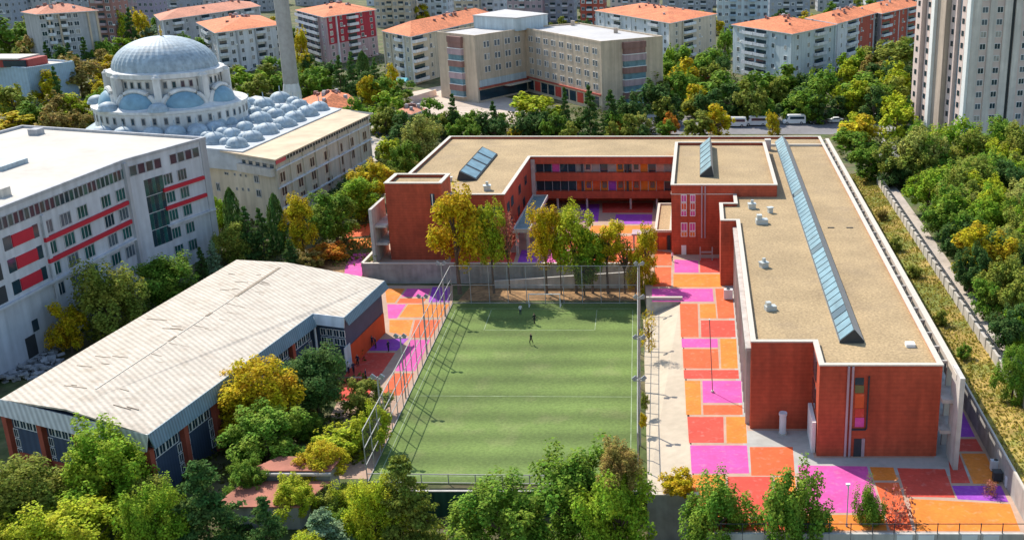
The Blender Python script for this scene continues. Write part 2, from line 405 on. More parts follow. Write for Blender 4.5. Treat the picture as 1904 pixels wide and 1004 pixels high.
# courtyard slab of the school
court_poly = [(-0.2, 87.0), (31.15, 87.0), (31.15, 224), (-54.4, 224), (-54.4, YW), (-9.3, YW), (-7.8, 151.2), (-2.8, 151.2), (-0.4, 95)]
court = struct(prism('courtyard', None, court_poly, -3.0, 0.02, PAVE))
grey_apron = struct(prism('grey_apron', None, [(4.9, 98.9), (24.0, 98.3), (29.6, 98.0), (29.6, 100.2), (27.6, 100.4), (27.6, 222.5), (25.0, 222.5), (25.0, 102), (12.2, 102), (12.2, 108.3), (5.4, 108.3), (5.4, 160), (4.0, 160)], 0.0, 0.024, GREYPAVE))
def block(px, m, z=0.0, parent=None, top=0.028):
    pts = [G(a, b, z) for a, b in px]
    o = prism('paving_block', parent, pts, z - 0.004 + 0.02, z + top, m); return o
COURT_BLOCKS = [
 ([(1219, 466), (1248, 470), (1249, 494), (1214, 494)], P_COR), ([(1218, 497), (1248, 497), (1248, 533), (1214, 533)], P_COR),
 ([(1254, 483), (1298, 485), (1299, 507), (1254, 507)], P_MAG), ([(1301, 480), (1337, 480), (1338, 507), (1302, 507)], P_RED),
 ([(1252, 510), (1341, 510), (1342, 534), (1252, 534)], P_ORA), ([(1212, 537), (1325, 537), (1327, 561), (1212, 561)], P_MAG),
 ([(1330, 537), (1361, 537), (1366, 592), (1335, 592)], P_COR), ([(1264, 565), (1297, 565), (1299, 627), (1266, 627)], P_COR),
 ([(1301, 565), (1330, 565), (1332, 592), (1302, 592)], P_ORA), ([(1303, 596), (1366, 596), (1368, 627), (1304, 627)], P_RED),
 ([(1267, 630), (1334, 630), (1335, 646), (1268, 646)], P_MAG), ([(1339, 630), (1369, 630), (1372, 685), (1341, 685)], P_ORA),
 ([(1269, 649), (1335, 649), (1337, 685), (1271, 685)], P_COR), ([(1271, 688), (1373, 688), (1374, 704), (1272, 704)], P_RED),
 ([(1273, 708), (1302, 708), (1304, 771), (1276, 771)], P_ORA), ([(1306, 708), (1378, 708), (1380, 749), (1307, 749)], P_MAG),
 ([(1307, 753), (1380, 753), (1381, 771), (1308, 771)], P_COR), ([(1278, 775), (1345, 775), (1346, 823), (1281, 823)], P_RED),
 ([(1350, 775), (1387, 775), (1389, 824), (1351, 824)], P_ORA), ([(1283, 828), (1389, 828), (1393, 880), (1286, 880)], P_MAG),
 ([(1394, 831), (1474, 831), (1478, 884), (1397, 884)], P_COR), ([(1287, 883), (1349, 883), (1350, 960), (1290, 960)], P_ORA),
 ([(1353, 886), (1435, 886), (1438, 960), (1354, 960)], P_RED), ([(1440, 887), (1478, 887), (1484, 960), (1443, 960)], P_ORA),
 ([(1483, 865), (1612, 867), (1641, 953), (1497, 953)], P_MAG), ([(1499, 957), (1642, 957), (1650, 986), (1503, 986)], P_ORA),
 ([(1617, 868), (1661, 869), (1669, 893), (1625, 893)], P_ORA), ([(1627, 897), (1671, 897), (1697, 986), (1655, 986)], P_COR),
 ([(1668, 870), (1757, 872), (1776, 925), (1685, 923)], P_RED), ([(1762, 843), (1783, 843), (1804, 898), (1769, 898)], P_RED),
 ([(1787, 843), (1832, 843), (1858, 899), (1810, 899)], P_ORA), ([(1770, 903), (1861, 903), (1875, 933), (1781, 928)], P_VIO),
 ([(1690, 927), (1878, 937), (1897, 987), (1703, 987)], P_ORA), ([(1768, 764), (1790, 764), (1813, 812), (1766, 812)], P_VIO),
 ([(1766, 816), (1815, 816), (1828, 839), (1764, 839)], P_RED), ([(1769, 727), (1775, 727), (1788, 760), (1769, 760)], P_RED),
 ([(1295, 964), (1480, 964), (1486, 986), (1297, 986)], P_COR),
 # inner court between the wings
 ([(1065, 380), (1115, 380), (1112, 413), (1055, 413)], P_VIO), ([(1120, 378), (1215, 378), (1213, 396), (1120, 396)], P_RED),
 ([(1145, 399), (1213, 399), (1212, 417), (1143, 417)], P_VIO), ([(1100, 420), (1212, 420), (1205, 434), (1095, 434)], P_ORA),
 ([(1040, 420), (1092, 420), (1085, 440), (1030, 440)], P_MAG), ([(1035, 444), (1200, 438), (1195, 462), (1030, 462)], P_COR),
 ([(1020, 465), (1062, 465), (1058, 489), (1014, 489)], P_MAG), ([(970, 465), (1015, 465), (1009, 489), (962, 489)], P_VIO),
 ([(1066, 466), (1208, 466), (1206, 489), (1064, 489)], P_COR), ([(838, 470), (960, 470), (955, 489), (838, 489)], P_RED),
]
for px, m in COURT_BLOCKS: block(px, m, 0.0, court)

# lower court beside the sports hall
lower = struct(prism('lower_court', None, [G(*p, LOW) for p in [(712, 531), (842, 531), (842, 560), (690, 890), (560, 890), (640, 720)]], LOW - 0.3, LOW + 0.02, PAVE))
LOWER_BLOCKS = [
 ([(716, 537), (753, 537), (734, 563), (719, 563)], P_ORA), ([(757, 537), (801, 537), (795, 552), (746, 552)], P_MAG),
 ([(744, 555), (793, 555), (786, 564), (738, 564)], P_COR), ([(720, 566), (755, 566), (738, 592), (722, 592)], P_MAG),
 ([(759, 566), (835, 566), (822, 590), (742, 590)], P_ORA), ([(804, 534), (836, 534), (836, 562), (797, 562)], P_VIO),
 ([(724, 595), (768, 595), (760, 625), (724, 618)], P_ORA), ([(772, 595), (820, 595), (802, 628), (764, 628)], P_COR),
 ([(690, 632), (760, 629), (738, 652), (680, 652)], P_VIO), ([(764, 632), (800, 632), (772, 690), (735, 690)], P_MAG),
 ([(668, 656), (735, 656), (706, 700), (640, 700)], P_RED), ([(733, 694), (770, 694), (748, 735), (708, 735)], P_COR),
 ([(636, 703), (703, 703), (680, 745), (620, 745)], P_RED)]
for px, m in LOWER_BLOCKS: block(px, m, LOW, lower)

# ramp and painted forecourt west of the school tower
def ramp_z(y): return LOW + 2.8 * clamp((y - 150) / 42)
def ramp_quad(name, px, m, parent=None, up=0.03):
    v = []
    for a, b in px:
        z = -1.5
        for _ in range(12): z = ramp_z(G(a, b, z)[1])
        x, y = G(a, b, z); v.append((x, y, z + up))
    k = len(v); v += [(x, y, z - 0.2) for x, y, z in v]
    return link(name, mesh(name, v, [tuple(range(k)) if True else 0] + [((i + 1) % k, i, i + k, (i + 1) % k + k) for i in range(k)], m), parent)
def ramp(name, px, m, parent=None, up=0.03):
    px = list(px); 
    a = sum(px[i][0] * px[(i + 1) % 4][1] - px[(i + 1) % 4][0] * px[i][1] for i in range(4))
    if a > 0: px = px[::-1]
    return ramp_quad(name, px, m, parent, up)
fore = struct(ramp('ramp', [(600, 530), (682, 530), (735, 395), (690, 395)], PAVE, None, 0.02))
for px, m in [([(628, 525), (668, 525), (690, 470), (655, 472)], P_MAG), ([(671, 525), (682, 520), (708, 462), (694, 470)], P_COR),
              ([(640, 466), (712, 458), (716, 440), (648, 446)], P_ORA), ([(690, 436), (716, 436), (722, 415), (700, 415)], P_VIO),
              ([(640, 443), (686, 438), (696, 415), (655, 420)], P_COR)]:
    ramp('paving_block', px, m, fore, 0.045)

# sloping concrete strip between pitch and courtyard
sv = [(*G(1196, 594, -2.6), -2.6), (-2.85, 151.15, -0.35), (-0.42, 95.0, -0.08), (*G(1205, 912, -0.5), -0.5)]
sv = sv + [(x, y, -3.2) for x, y, z in sv]
struct(link('concrete_strip', mesh('concrete_strip', sv, [(3, 2, 1, 0), (0, 1, 5, 4), (1, 2, 6, 5), (2, 3, 7, 6), (3, 0, 4, 7)], CREAMSTRIP)))

# pitch
TURF = mat('artificial_turf', (0.118, 0.172, 0.040), 0.9, 0.18, 3.0, 0.16, 0.10, stripes=('Y', 5.4, 0.19), wear=((0.19, 0.20, 0.08), 0.56, 0.74, 0.22, 0.5), bump=0.3, bscale=6.0)
PITCH_PX = [(842, 565), (1187, 565), (1187, 903), (684, 898)]
FLp, FRp, NRp, NLp = [Vector(G(*p, LOW)) for p in PITCH_PX]
pitch = struct(prism('football_pitch', None, [tuple(p) for p in (FLp, FRp, NRp, NLp)], LOW - 0.2, LOW + 0.04, TURF))
LINE_P = mat('worn_line_paint', (0.28, 0.34, 0.20), 0.9, 0.3, 0.9)
def pitch_pt(u, v):      # u across 0..1, v from far 0 to near 1
    a = FLp.lerp(FRp, u); b = NLp.lerp(NRp, u); return a.lerp(b, v)
def pitch_line(u0, v0, u1, v1, w=0.09):
    a, b = pitch_pt(u0, v0), pitch_pt(u1, v1); d = (b - a).normalized(); n = Vector((-d.y, d.x)) * w / 2
    prism('line_marking', pitch, [tuple(a + n), tuple(b + n), tuple(b - n), tuple(a - n)], LOW + 0.04, LOW + 0.046, LINE_P)
vm = (FLp.y - G(1000, 736, LOW)[1]) / (FLp.y - NLp.y)
for q in [(.03, vm, .97, vm), (.03, .04, .97, .04), (.03, .97, .97, .97), (.03, .05, .03, .965), (.97, .05, .97, .965),
          (.22, .05, .22, .2), (.78, .05, .78, .2), (.225, .2, .775, .2), ]: pitch_line(*q)
# planted strip with fallen leaves behind the far goal
LITTER = mat('leaf_litter', (0.30, 0.17, 0.075), 0.95, 0.4, 1.6, 0.3, 0.3, bump=0.6, bscale=4)
struct(prism('planting_strip', None, [(FLp.x + .6, 158.2), (FRp.x, 158.2), (-9.6, 166.3), (-37, 166.3)], LOW - .2, LOW + 0.08, LITTER))

# streets and yards behind
sheet('street', [(1130, 250), (1700, 250), (1640, 214), (1180, 219)], 0.03, ASPHALT)
sheet('pavement', [(1180, 219), (1640, 214), (1636, 209), (1190, 214)], 0.13, LANE)
sheet('yard', [(735, 232), (1010, 232), (1010, 196), (830, 158), (735, 178)], 0.03, mat('yard_paving', (0.52, 0.42, 0.34), 0.9, 0.1, 0.4, 0.15, 0.08))
sheet('lane', [(1640, 214), (1700, 212), (1704, 262), (1648, 330), (1628, 330), (1640, 260)], 0.06, LANE)
sheet('side_street', [(690, 300), (745, 300), (760, 235), (690, 235)], 0.05, mat('side_street', (0.42, 0.37, 0.32), 0.9, 0.1, 0.5))
# garden bed west
struct(ramp('leafy_bed', [(560, 505), (640, 510), (650, 450), (590, 455)], LITTER, None, 0.06))

# ------------------------------------------------------------------ retaining walls and boundary walls
def retaining(name, label, p, q, t, z0, z1, m, cope=True):
    d, L = unit(p, q); r = thing(name, label, 'wall', (p[0], p[1], z0), math.atan2(d[1], d[0]))
    n = max(1, int(L / 6)); 
    for k in range(n):
        a, b = L * k / n, L * (k + 1) / n
        box('wall_panel', r, a + .015, b - .015, 0, t, 0, z1 - z0, m)
    if cope: box('coping', r, 0, L, -.05, t + .05, z1 - z0 + .002, z1 - z0 + .14, COPE)
    return r
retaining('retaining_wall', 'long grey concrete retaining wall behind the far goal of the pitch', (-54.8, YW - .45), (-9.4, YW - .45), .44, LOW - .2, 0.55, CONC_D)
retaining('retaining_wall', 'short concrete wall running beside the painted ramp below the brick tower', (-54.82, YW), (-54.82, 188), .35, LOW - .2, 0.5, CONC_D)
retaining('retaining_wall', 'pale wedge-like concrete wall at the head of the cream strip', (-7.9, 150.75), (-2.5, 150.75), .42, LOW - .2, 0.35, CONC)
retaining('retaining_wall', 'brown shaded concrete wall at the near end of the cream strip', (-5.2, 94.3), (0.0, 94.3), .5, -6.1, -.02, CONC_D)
# sloping ramp wall in front of the long retaining wall
rv = [(-33, 163.9, LOW - .1), (-10, 163.9, LOW - .1), (-10, 163.9, .1), (-33, 163.9, -1.5)]
rv += [(x, y + .4, z) for x, y, z in rv]
rw = link('ramp_wall', mesh('ramp_wall', rv, [(0, 1, 2, 3), (5, 4, 7, 6), (1, 5, 6, 2), (4, 0, 3, 7), (3, 2, 6, 7)], CONC))
tag(rw, 'concrete wall with a slanting pale top edge behind the far goal', 'wall')
# green screen wall under the near end of the pitch
gs = thing('screen_wall', 'dark green clad wall dropping below the near end of the pitch', 'wall', (NLp.x, 100.2, -6))
nseg = 8; wid = (NRp.x - NLp.x) / nseg
for k in range(nseg): box('wall_panel', gs, k * wid + .02, (k + 1) * wid - .02, 0, .25, 0, 3.0, GREENW)
box('rail', gs, 0, wid * nseg, -.05, .3, 3.002, 3.1, CONC)
# retaining wall and parapet along the grass bank
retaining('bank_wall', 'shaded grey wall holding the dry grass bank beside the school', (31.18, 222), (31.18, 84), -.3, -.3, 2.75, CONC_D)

# boundary wall with railing on the right
PALEWALL = mat('pale_wall', (0.48, 0.44, 0.39), .85, .1, 1.0, .12, .3, streak=.15)
bw = thing('boundary_wall', 'pale concrete boundary wall with a dark railing beside the wood', 'wall', (36.0, 80, 2.9))
for k in range(44):
    y = k * 3.0
    box('wall_panel', bw, -.15, .15, y + .2, y + 2.85, -.4, 1.35 + rnd.uniform(-.05, .05), PALEWALL)
    box('post', bw, -.22, .22, y - .2, y + .19, -.4, 1.62, PALEWALL)
    box('rail', bw, -.05, .05, y + .2, y + 2.85, 1.85, 1.95, DARK); box('rail', bw, -.05, .05, y + .2, y + 2.85, 2.15, 2.25, DARK)
struct(prism('footpath', None, [(36.5, 90), (39.0, 90), (39.0, 214), (36.5, 214)], 2.6, 3.25, mat('path_stone', (0.46, 0.39, 0.33), .9, .12, .9, .15, .2)))
# south parapet with railing of the court
pr = thing('parapet_fence', 'low parapet with thin railing along the near edge of the painted court', 'fence', (0, 86.6, 0))
for k in range(15):
    x = k * 2.0
    box('wall_panel', pr, x + .02, x + 1.98, -.15, .15, -3, .55, CONC)
    box('post', pr, x - .04, x + .04, -.04, .04, .552, 1.6, DARK)
    box('rail', pr, x + .05, x + 1.95, -.025, .025, 1.5, 1.56, DARK)
    if k in (9, 10, 12, 13): box('white_panel', pr, x + .25, x + 1.7, -.2, -.152, -.1, .45, WHITE)

# ------------------------------------------------------------------ school
school = thing('school_building', 'long red school with gravel roofs, pale copings and glass skylights', 'school', (0, 160, 0))
def sb(name, x0, x1, y0, y1, z0, z1, m): return box(name, school, x0, x1, y0 - 160, y1 - 160, z0, z1, m)
def sp(pts): return [(x, y - 160) for x, y in pts]
RZ = 10.0
right_poly = [(5.7, 108.8), (12.5, 108.8), (12.5, 102.4), (25.2, 102.4), (25.2, 221.5), (12.6, 221.5), (-4.0, 221.5), (-4.0, 190), (5.7, 190), (5.7, 167.5), (3.3, 167.5), (3.3, 157.3), (5.7, 157.3)]
prism('wall', school, sp(right_poly), 0, RZ - .05, RED)
prism('wall', school, sp([(-52, 173), (-32.3, 173), (-32.3, 221.5), (-52, 221.5)]), 0, RZ - .05, RED)
sb('wall', -32.2, -4.1, 203.4, 221.45, 2.3, RZ - .06, RED)
sb('wall', -32.2, -4.1, 209, 221.4, 0, 2.29, RED)
U = [(5.7, 108.8), (12.5, 108.8), (12.5, 102.4), (25.2, 102.4), (25.2, 221.5), (-52.0, 221.5), (-52.0, 173.0), (-32.3, 173.0), (-32.3, 201.9), (-4.6, 201.9), (-4.6, 173.3), (5.7, 173.3), (5.7, 167.5), (3.3, 167.5), (3.3, 157.3), (5.7, 157.3)]
prism('gravel_roof', school, offset(ccw(sp(U)), -.3), RZ - .04, RZ + .05, GRAVEL)
ring('parapet', school, sp(U), 0.0, .32, RZ - .045, 10.45, RED)
ring('coping', school, sp(U), .10, .50, 10.452, 10.6, COPE)
# taller block
H = [(-4.64, 173.26), (12.9, 173.26), (12.9, 208), (-4.64, 208)]
prism('wall', school, sp(H), 0, 11.5, RED)
prism('gravel_roof', school, offset(ccw(sp(H)), -.3), 11.5, 11.56, GRAVEL)
ring('parapet', school, sp(H), 0.0, .32, 11.502, 12.0, RED)
ring('coping', school, sp(H), .10, .50, 12.002, 12.15, COPE)
# brick stair tower on the left
T = [(-51.2, 170.4), (-42.0, 170.4), (-42.0, 177), (-51.2, 177)]
prism('wall', school, sp(T), 0, 12.5, RED)
prism('gravel_roof', school, offset(ccw(sp(T)), -.3), 12.5, 12.56, GRAVEL)
ring('parapet', school, sp(T), 0.0, .32, 12.502, 13.0, RED)
ring('coping', school, sp(T), .12, .55, 13.002, 13.16, COPE)
sb('window_slot', -43.9, -43.2, 170.3, 170.41, 8.2, 11.3, GLASS_D)
sb('window_mullion', -43.65, -43.5, 170.22, 170.3, 8.2, 11.3, WHITE)
sb('concrete_fin', -53.6, -53.1, 168.3, 176, 0, 9.2, CONC)
for z in (2.9, 5.9): sb('floor_slab', -53.1, -51.2, 169.2, 176, z, z + .4, CONC)
# inner facade of the back wing: bands of coloured panels behind glass
for z0, z1 in ((9.1, 10.0), (5.75, 7.35), (2.3, 3.7)): sb('spandrel', -32.2, -4.66, 201.93, 203.4, z0, z1, RED)
for z0, z1, cols in ((7.35, 9.1, ['d', 'd', 'p', 'd', 'd', 'g', 'k', 'g', 'd', 'g', 'o', 'd', 'k', 'o', 'd', 'k', 'g']),
                     (3.7, 5.75, ['d', 'd', 'd', 'd', 'd', 'c', 'o', 'c', 'o', 'v', 'c', 'o', 'c', 'o', 'o', 'c', 'd'])):
    nb = len(cols); w = 26.2 / nb
    mm = {'d': GLASS_D, 'p': P_MAG, 'g': mat('grey_panel', (0.36, 0.33, 0.31), 0.8), 'k': mat('blush_panel', (0.55, 0.33, 0.27), 0.8), 'o': P_ORA, 'c': P_COR, 'v': P_VIO}
    for k, c in enumerate(cols):
        x = -31.4 + k * w
        sb('facade_panel', x + .02, x + w - .02, 202.95, 203.38, z0 + .01, z1 - .01, mm[c])
        if c in 'kco' and k % 2 == 0: sb('window', x + .35, x + w - .35, 202.85, 202.948, z0 + .45, z1 - .35, GLASS_D)
        sb('mullion', x - .05, x + .05, 202.3, 202.42, z0 + .004, z1 - .004, METAL_G)
for x in (-22.5, -13.8): sb('dark_post', x - .2, x + .2, 201.96, 202.28, 3.71, 9.09, DARK)
for x in (-30, -27.5, -21.8, -13.3, -8.2): pole('column', school, x, 202.6 - 160, 0, 2.3, .22, CONC, 10)
sb('corner_pier', -32.25, -31.5, 201.6, 202.6, 0, 9.99, CONC)
# windows on the left wing's court side and front
for (y, z) in ((176, 7.6), (180, 7.6), (188, 7.6), (195, 7.6), (178, 4.2), (186, 4.2), (192, 4.2)):
    window(school, (-32.3, 173 - 160), (0, 1), y - 173, z, 2.2, 1.6, WIN_D, out=0.02)
for (x, z) in ((-39.5, 7.5), (-36.2, 7.5), (-33.6, 7.5), (-40, 3.5), (-37, 3.5), (-34.5, 3.5)):
    window(school, (-42, 173 - 160), (1, 0), x + 42, z, 1.6, 1.8, WIN_D, out=0.02)
# canopy over the steps
for nm, a in (('canopy_roof', (-30.9, -28.5, 172.6, 195, 4.2, 4.45, TEAL)),): sb(nm, *a)
ring('canopy_rim', school, sp([(-30.9, 172.6), (-28.5, 172.6), (-28.5, 195), (-30.9, 195)]), .25, -.004, 4.1, 4.75, CONC)
for x, y in ((-30.6, 173.2), (-28.8, 173.2), (-30.6, 182), (-28.8, 182), (-28.8, 190)): sb('column', x - .22, x + .22, y - .22, y + .22, 0, 4.1, CONC)
# low link block with its own gravel roof
LK = [(-7.6, 176), (-4.7, 176), (-4.7, 194), (-7.6, 194)]
prism('wall', school, sp(LK), 0, 3.1, RED)
prism('gravel_roof', school, offset(ccw(sp(LK)), -.3), 3.1, 3.16, GRAVEL)
ring('coping', school, sp(LK), .05, .4, 3.102, 3.5, COPE)
sb('doorway', -6.9, -5.6, 175.9, 175.99, 0, 2.3, P_COR)
sb('doorway', -5.45, -4.9, 175.9, 175.99, 0, 2.6, DARK)
sb('canopy_slab', -11.5, -7.7, 175.6, 178.5, 2.6, 2.9, PINK_R)
sb('column', -11.3, -11.0, 175.8, 176.1, 0, 2.6, CONC)
# windows of the taller block's front
yb = 173.26
for px0, px1, py0, py1, m in ((1266, 1277, 362, 376, P_MAG), (1266, 1277, 377, 391, P_COR), (1266, 1277, 392, 402, P_MAG), (1283, 1293, 362, 376, P_MAG), (1283, 1293, 377, 391, P_RED), (1283, 1293, 392, 402, P_MAG),
                              (1266, 1278, 414, 430, P_MAG), (1266, 1278, 431, 440, P_ORA), (1282, 1293, 414, 430, P_MAG), (1282, 1293, 431, 440, P_ORA)):
    a, b = on_y(px0, py0, yb), on_y(px1, py1, yb)
    w = link('window', window_mesh(WHITE, m, 1, .1), school)
    w.location = ((a[0] + b[0]) / 2, yb - .02 - 160, (a[2] + b[2]) / 2); w.scale = (b[0] - a[0], 1, a[2] - b[2])
a, b = on_y(1267, 456, yb), on_y(1276, 482, yb); sb('door', a[0], b[0], yb - .1, yb - .005, 0.03, a[2], WHITE)
a, b = on_y(1305, 352, yb), on_y(1308, 460, yb)
for dx in (0, .55): pole('drain_pipe', school, a[0] + dx, yb - .15 - 160, 3.0, 11.9, .12, PINK_R)
# front face of the near wing
yf = 102.4
for px in (1578, 1586): 
    a = on_y(px, 690, yf); pole('drain_pipe', school, a[0], yf - .16 - 160, 0.03, 10.4, .13, PINK_R)
for (py0, py1, m) in ((702, 715, GLASS_D), (716, 730, mat('olive_pane', (0.16, 0.17, 0.07), 0.3)), (732, 758, P_COR), (759, 775, P_RED), (776, 793, P_MAG)):
    a, b = on_y(1590, py0, yf), on_y(1606, py1, yf)
    sb('window_pane', a[0], b[0], yf - .06, yf - .003, b[2], a[2], m)
a, b = on_y(1588, 699, yf), on_y(1609, 796, yf)
sb('window_frame', b[0] + .02, b[0] + .16, yf - .25, yf - .003, b[2], a[2], DARK); sb('window_frame', a[0] - .14, a[0] + .0, yf - .12, yf - .003, b[2], a[2], WHITE)
sb('window_frame', a[0] + .004, b[0] + .016, yf - .25, yf - .003, b[2] - .14, b[2] - .004, DARK)
a, b = on_y(1588, 815, yf), on_y(1600, 852, yf); sb('doorway', a[0], b[0], yf - .08, yf - .003, 0.03, a[2], DARK); sb('door_frame', b[0] + .01, b[0] + .35, yf - .12, yf - .003, 0.03, a[2], PINK_R)
sb('concrete_fin', 12.02, 12.42, 103.2, 108.0, 0, 3.6, WHITE)
for z in (1.0, 4.2, 7.4): sb('window', 12.42, 12.499, 105.0, 108.2, z, z + 2.4, GLASS_D)
# east screen of the near wing: slabs, fins and edge beam
for z in (3.1, 6.6): sb('floor_slab', 25.22, 26.9, 101.5, 221, z, z + .4, CONC)
sb('edge_beam', 26.3, 27.0, 100.9, 221.5, 9.5, 10.1, COPE)
for k in range(30):
    y = 105 + k * 4.0
    sb('screen_fin', 26.3, 26.98, y, y + .3, 0.03, 9.49, CONC)
    sb('brace', 25.24, 26.29, y, y + .25, 9.6, 9.9, CONC)
    for z in (.6, 3.9, 7.2): window(school, (25.2, 103 - 160), (0, 1), 2.2 + k * 4.0 + 1.9, z + 1.1, 2.8, 2.0, WIN_D, out=.02)
sb('concrete_fin', 26.35, 26.85, 99.4, 102.9, 0.03, 10.35, CONC)
# west facade of the near wing: fins over window strips
for k in range(16):
    y = 110 + k * 2.9
    sb('facade_fin', 5.2, 5.69, y, y + .35, 0.03, 9.2, CONC)
    for z, m in ((.8, GLASS_D), (4.0, (P_MAG, P_COR, GLASS_D, BEIGE)[k % 4]), (7.0, GLASS_D)): sb('window', 5.55, 5.698, y + .5, y + 2.6, z, z + 2.0, m)
sb('edge_beam', 5.1, 5.69, 109.2, 156.9, 9.25, 9.6, CONC)

# skylights: glass slope facing west over a low kerb
def skylight(x0, x1, y0, y1, z, hgt, npan, gm=METAL_G, gap=(), ridge=.6, flip=False):
    """glass slope from x0 up to the ridge, metal slope down to x1; flip turns the glass to the east"""
    if flip: x0, x1 = x1, x0
    xr = x0 + (x1 - x0) * ridge; L = y1 - y0
    v = [(x0, y0, z), (x1, y0, z), (x1, y0, z + .3), (xr, y0, z + hgt), (x0, y0, z + .25)]
    v += [(x, y1, c) for x, y, c in v]
    v = [(x, y - 160, c) for x, y, c in v]
    f = [(0, 1, 2, 3, 4), (9, 8, 7, 6, 5), (1, 6, 7, 2), (2, 7, 8, 3), (5, 0, 4, 9), (4, 3, 8, 9)]
    if flip: f = [q[::-1] for q in f]
    o = link('skylight', mesh('skylight_body', v, f, [gm, DARK, RED], [1, 1, 0, 0, 0, 1]), school)
    ang = math.atan2(hgt - .25, xr - x0); sl_ = math.hypot(hgt - .25, xr - x0); w = L / npan
    for k in range(npan):
        p = link('pane', cube(GLASS_D if k in gap else GLASS_B), o)
        p.location = ((x0 + xr) / 2, y0 + (k + .5) * w - 160, z + .25 + (hgt - .25) / 2 + .04)
        p.rotation_euler = (0, -ang, 0); p.scale = (sl_ * .88, w * (.82 if npan < 10 else .88), .06)
    return o
skylight(15.4, 18.1, 109.5, 216.5, RZ + .05, 1.6, 52, gap=(3, 15, 30))
skylight(0.1, 2.5, 181, 206, 11.56, 2.0, 6, ridge=.85)
skylight(-42.6, -39.2, 184.5, 205.5, RZ + .05, 1.7, 4, gm=DARK, ridge=.85, flip=True)
# roof ventilators
VENT_G = [[geo_box(-.45, .45, -.4, .4, 0, .6), geo_box(-.52, .52, -.47, .47, .6, .7), geo_box(-.15, .2, -.15, .15, .7, 1.15)],
          [geo_box(-.3, .3, -.3, .3, 0, .75), geo_box(-.42, .42, -.42, .42, .75, .86)],
          [geo_box(-.7, .5, -.4, .4, 0, .5), geo_box(-.6, -.1, -.3, .3, .5, .95)]]
def vent(px, py, z, kind, sc):
    x, y = G(px, py, z); key = 'vent%d' % kind
    if key not in _cubes: _cubes[key] = mesh('roof_vent', *join_geo(VENT_G[kind]), mat('vent_zinc', (0.50, 0.52, 0.50), 0.5, 0.1, metal=.2))
    o = link('roof_vent', _cubes[key], school); o.location = (x, y - 160, z); o.scale = (sc, sc, sc); o.rotation_euler = (0, 0, px * .7 % .5)
for px, py, kd, sc in ((1398, 388, 0, 1.25), (1432, 396, 1, 1.1), (1418, 416, 2, 1.5), (1420, 497, 0, 1.1), (1434, 576, 2, 1.1), (906, 354, 0, 1.3), (838, 337, 1, .9)): vent(px, py, RZ + .05, kd, sc)
a = G(1692, 643, RZ + .05); sb('roof_hatch', a[0] - .5, a[0] + .5, a[1] - .5, a[1] + .5, RZ + .05, RZ + .4, WHITE)
for px in (1545, 1580): 
    a = G(px, 424, RZ + .05); sb('roof_drain', a[0] - .5, a[0] + .5, a[1] - .12, a[1] + .12, RZ + .05, RZ + .15, DARK)
sb('roof_kerb', 13.2, 25.0, 213.6, 214.2, RZ + .05, RZ + .45, COPE)
a = G(1413, 268, 12.15); sb('roof_box', 13.0, 14.2, 209.5, 211, RZ + .05, 12.2, CONC)

# ------------------------------------------------------------------ sports hall
def slanted(name, parent, p, q, z1, z0, out0, out1, m, thick=.12):
    d, L = unit(p, q); n = (d[1], -d[0])
    def pt(u, o, z): return (p[0] + d[0] * u + n[0] * o, p[1] + d[1] * u + n[1] * o, z)
    v = [pt(0, out0, z1), pt(L, out0, z1), pt(L, out1, z0), pt(0, out1, z0), pt(0, out0 - thick, z1), pt(L, out0 - thick, z1), pt(L, out1 - thick, z0), pt(0, out1 - thick, z0)]
    f = [(3, 2, 1, 0), (4, 5, 6, 7), (0, 1, 5, 4), (2, 3, 7, 6), (1, 2, 6, 5), (3, 0, 4, 7)]
    return link(name, mesh(name, v, f, m), parent)
gA, gB, gC, gD, gE, gF = [G(*p, 5.0) for p in [(440, 483), (715, 522), (640, 590), (582, 583), (275, 808), (0, 742)]]
gym = thing('sports_hall', 'sports hall with broad white sheet roof, navy walls and red pillars', 'sports hall', (gA[0], gA[1], LOW))
def gr(p): return (p[0] - gA[0], p[1] - gA[1])
gpoly = [gr(p) for p in (gA, gF, gE, gD, gC, gB)]
prism('wall', gym, offset(gpoly, -.5), 0, 7.6, NAVY)
lerp2 = lambda a, b, t: (a[0] + (b[0] - a[0]) * t, a[1] + (b[1] - a[1]) * t)
r1, r2 = gr(lerp2(gA, gB, .36)), gr(lerp2(gF, gE, .47))
ze, zr = 7.8, 8.5
def slab_roof(pts3, m, nm):
    k = len(pts3); v = list(pts3) + [(x, y, z - .2) for x, y, z in pts3]
    tr = tessellate_polygon([[Vector((p[0], p[1], 0)) for p in pts3]]); f = []
    for t in tr:
        a, b, c = [Vector(pts3[i]) for i in t]
        t = t if (b - a).cross(c - a).z > 0 else t[::-1]
        f += [tuple(t), tuple(i + k for i in t[::-1])]
    f += [((i + 1) % k, i, i + k, (i + 1) % k + k) for i in range(k)]
    return link(nm, mesh(nm, v, f, m), gym)
slab_roof([(*gpoly[0], ze), (*gpoly[1], ze), (*r2, zr), (*r1, zr)], GYM_W, 'roof_slope')
slab_roof([(*r1, zr), (*r2, zr), (*gpoly[2], ze), (*gpoly[3], ze), (*gpoly[4], ze), (*gpoly[5], ze)], GYM_W, 'roof_slope')
SLIT = mat('rust_slit', (0.30, 0.24, 0.18), 0.9, 0.2)
du, dl = unit(r1, r2)
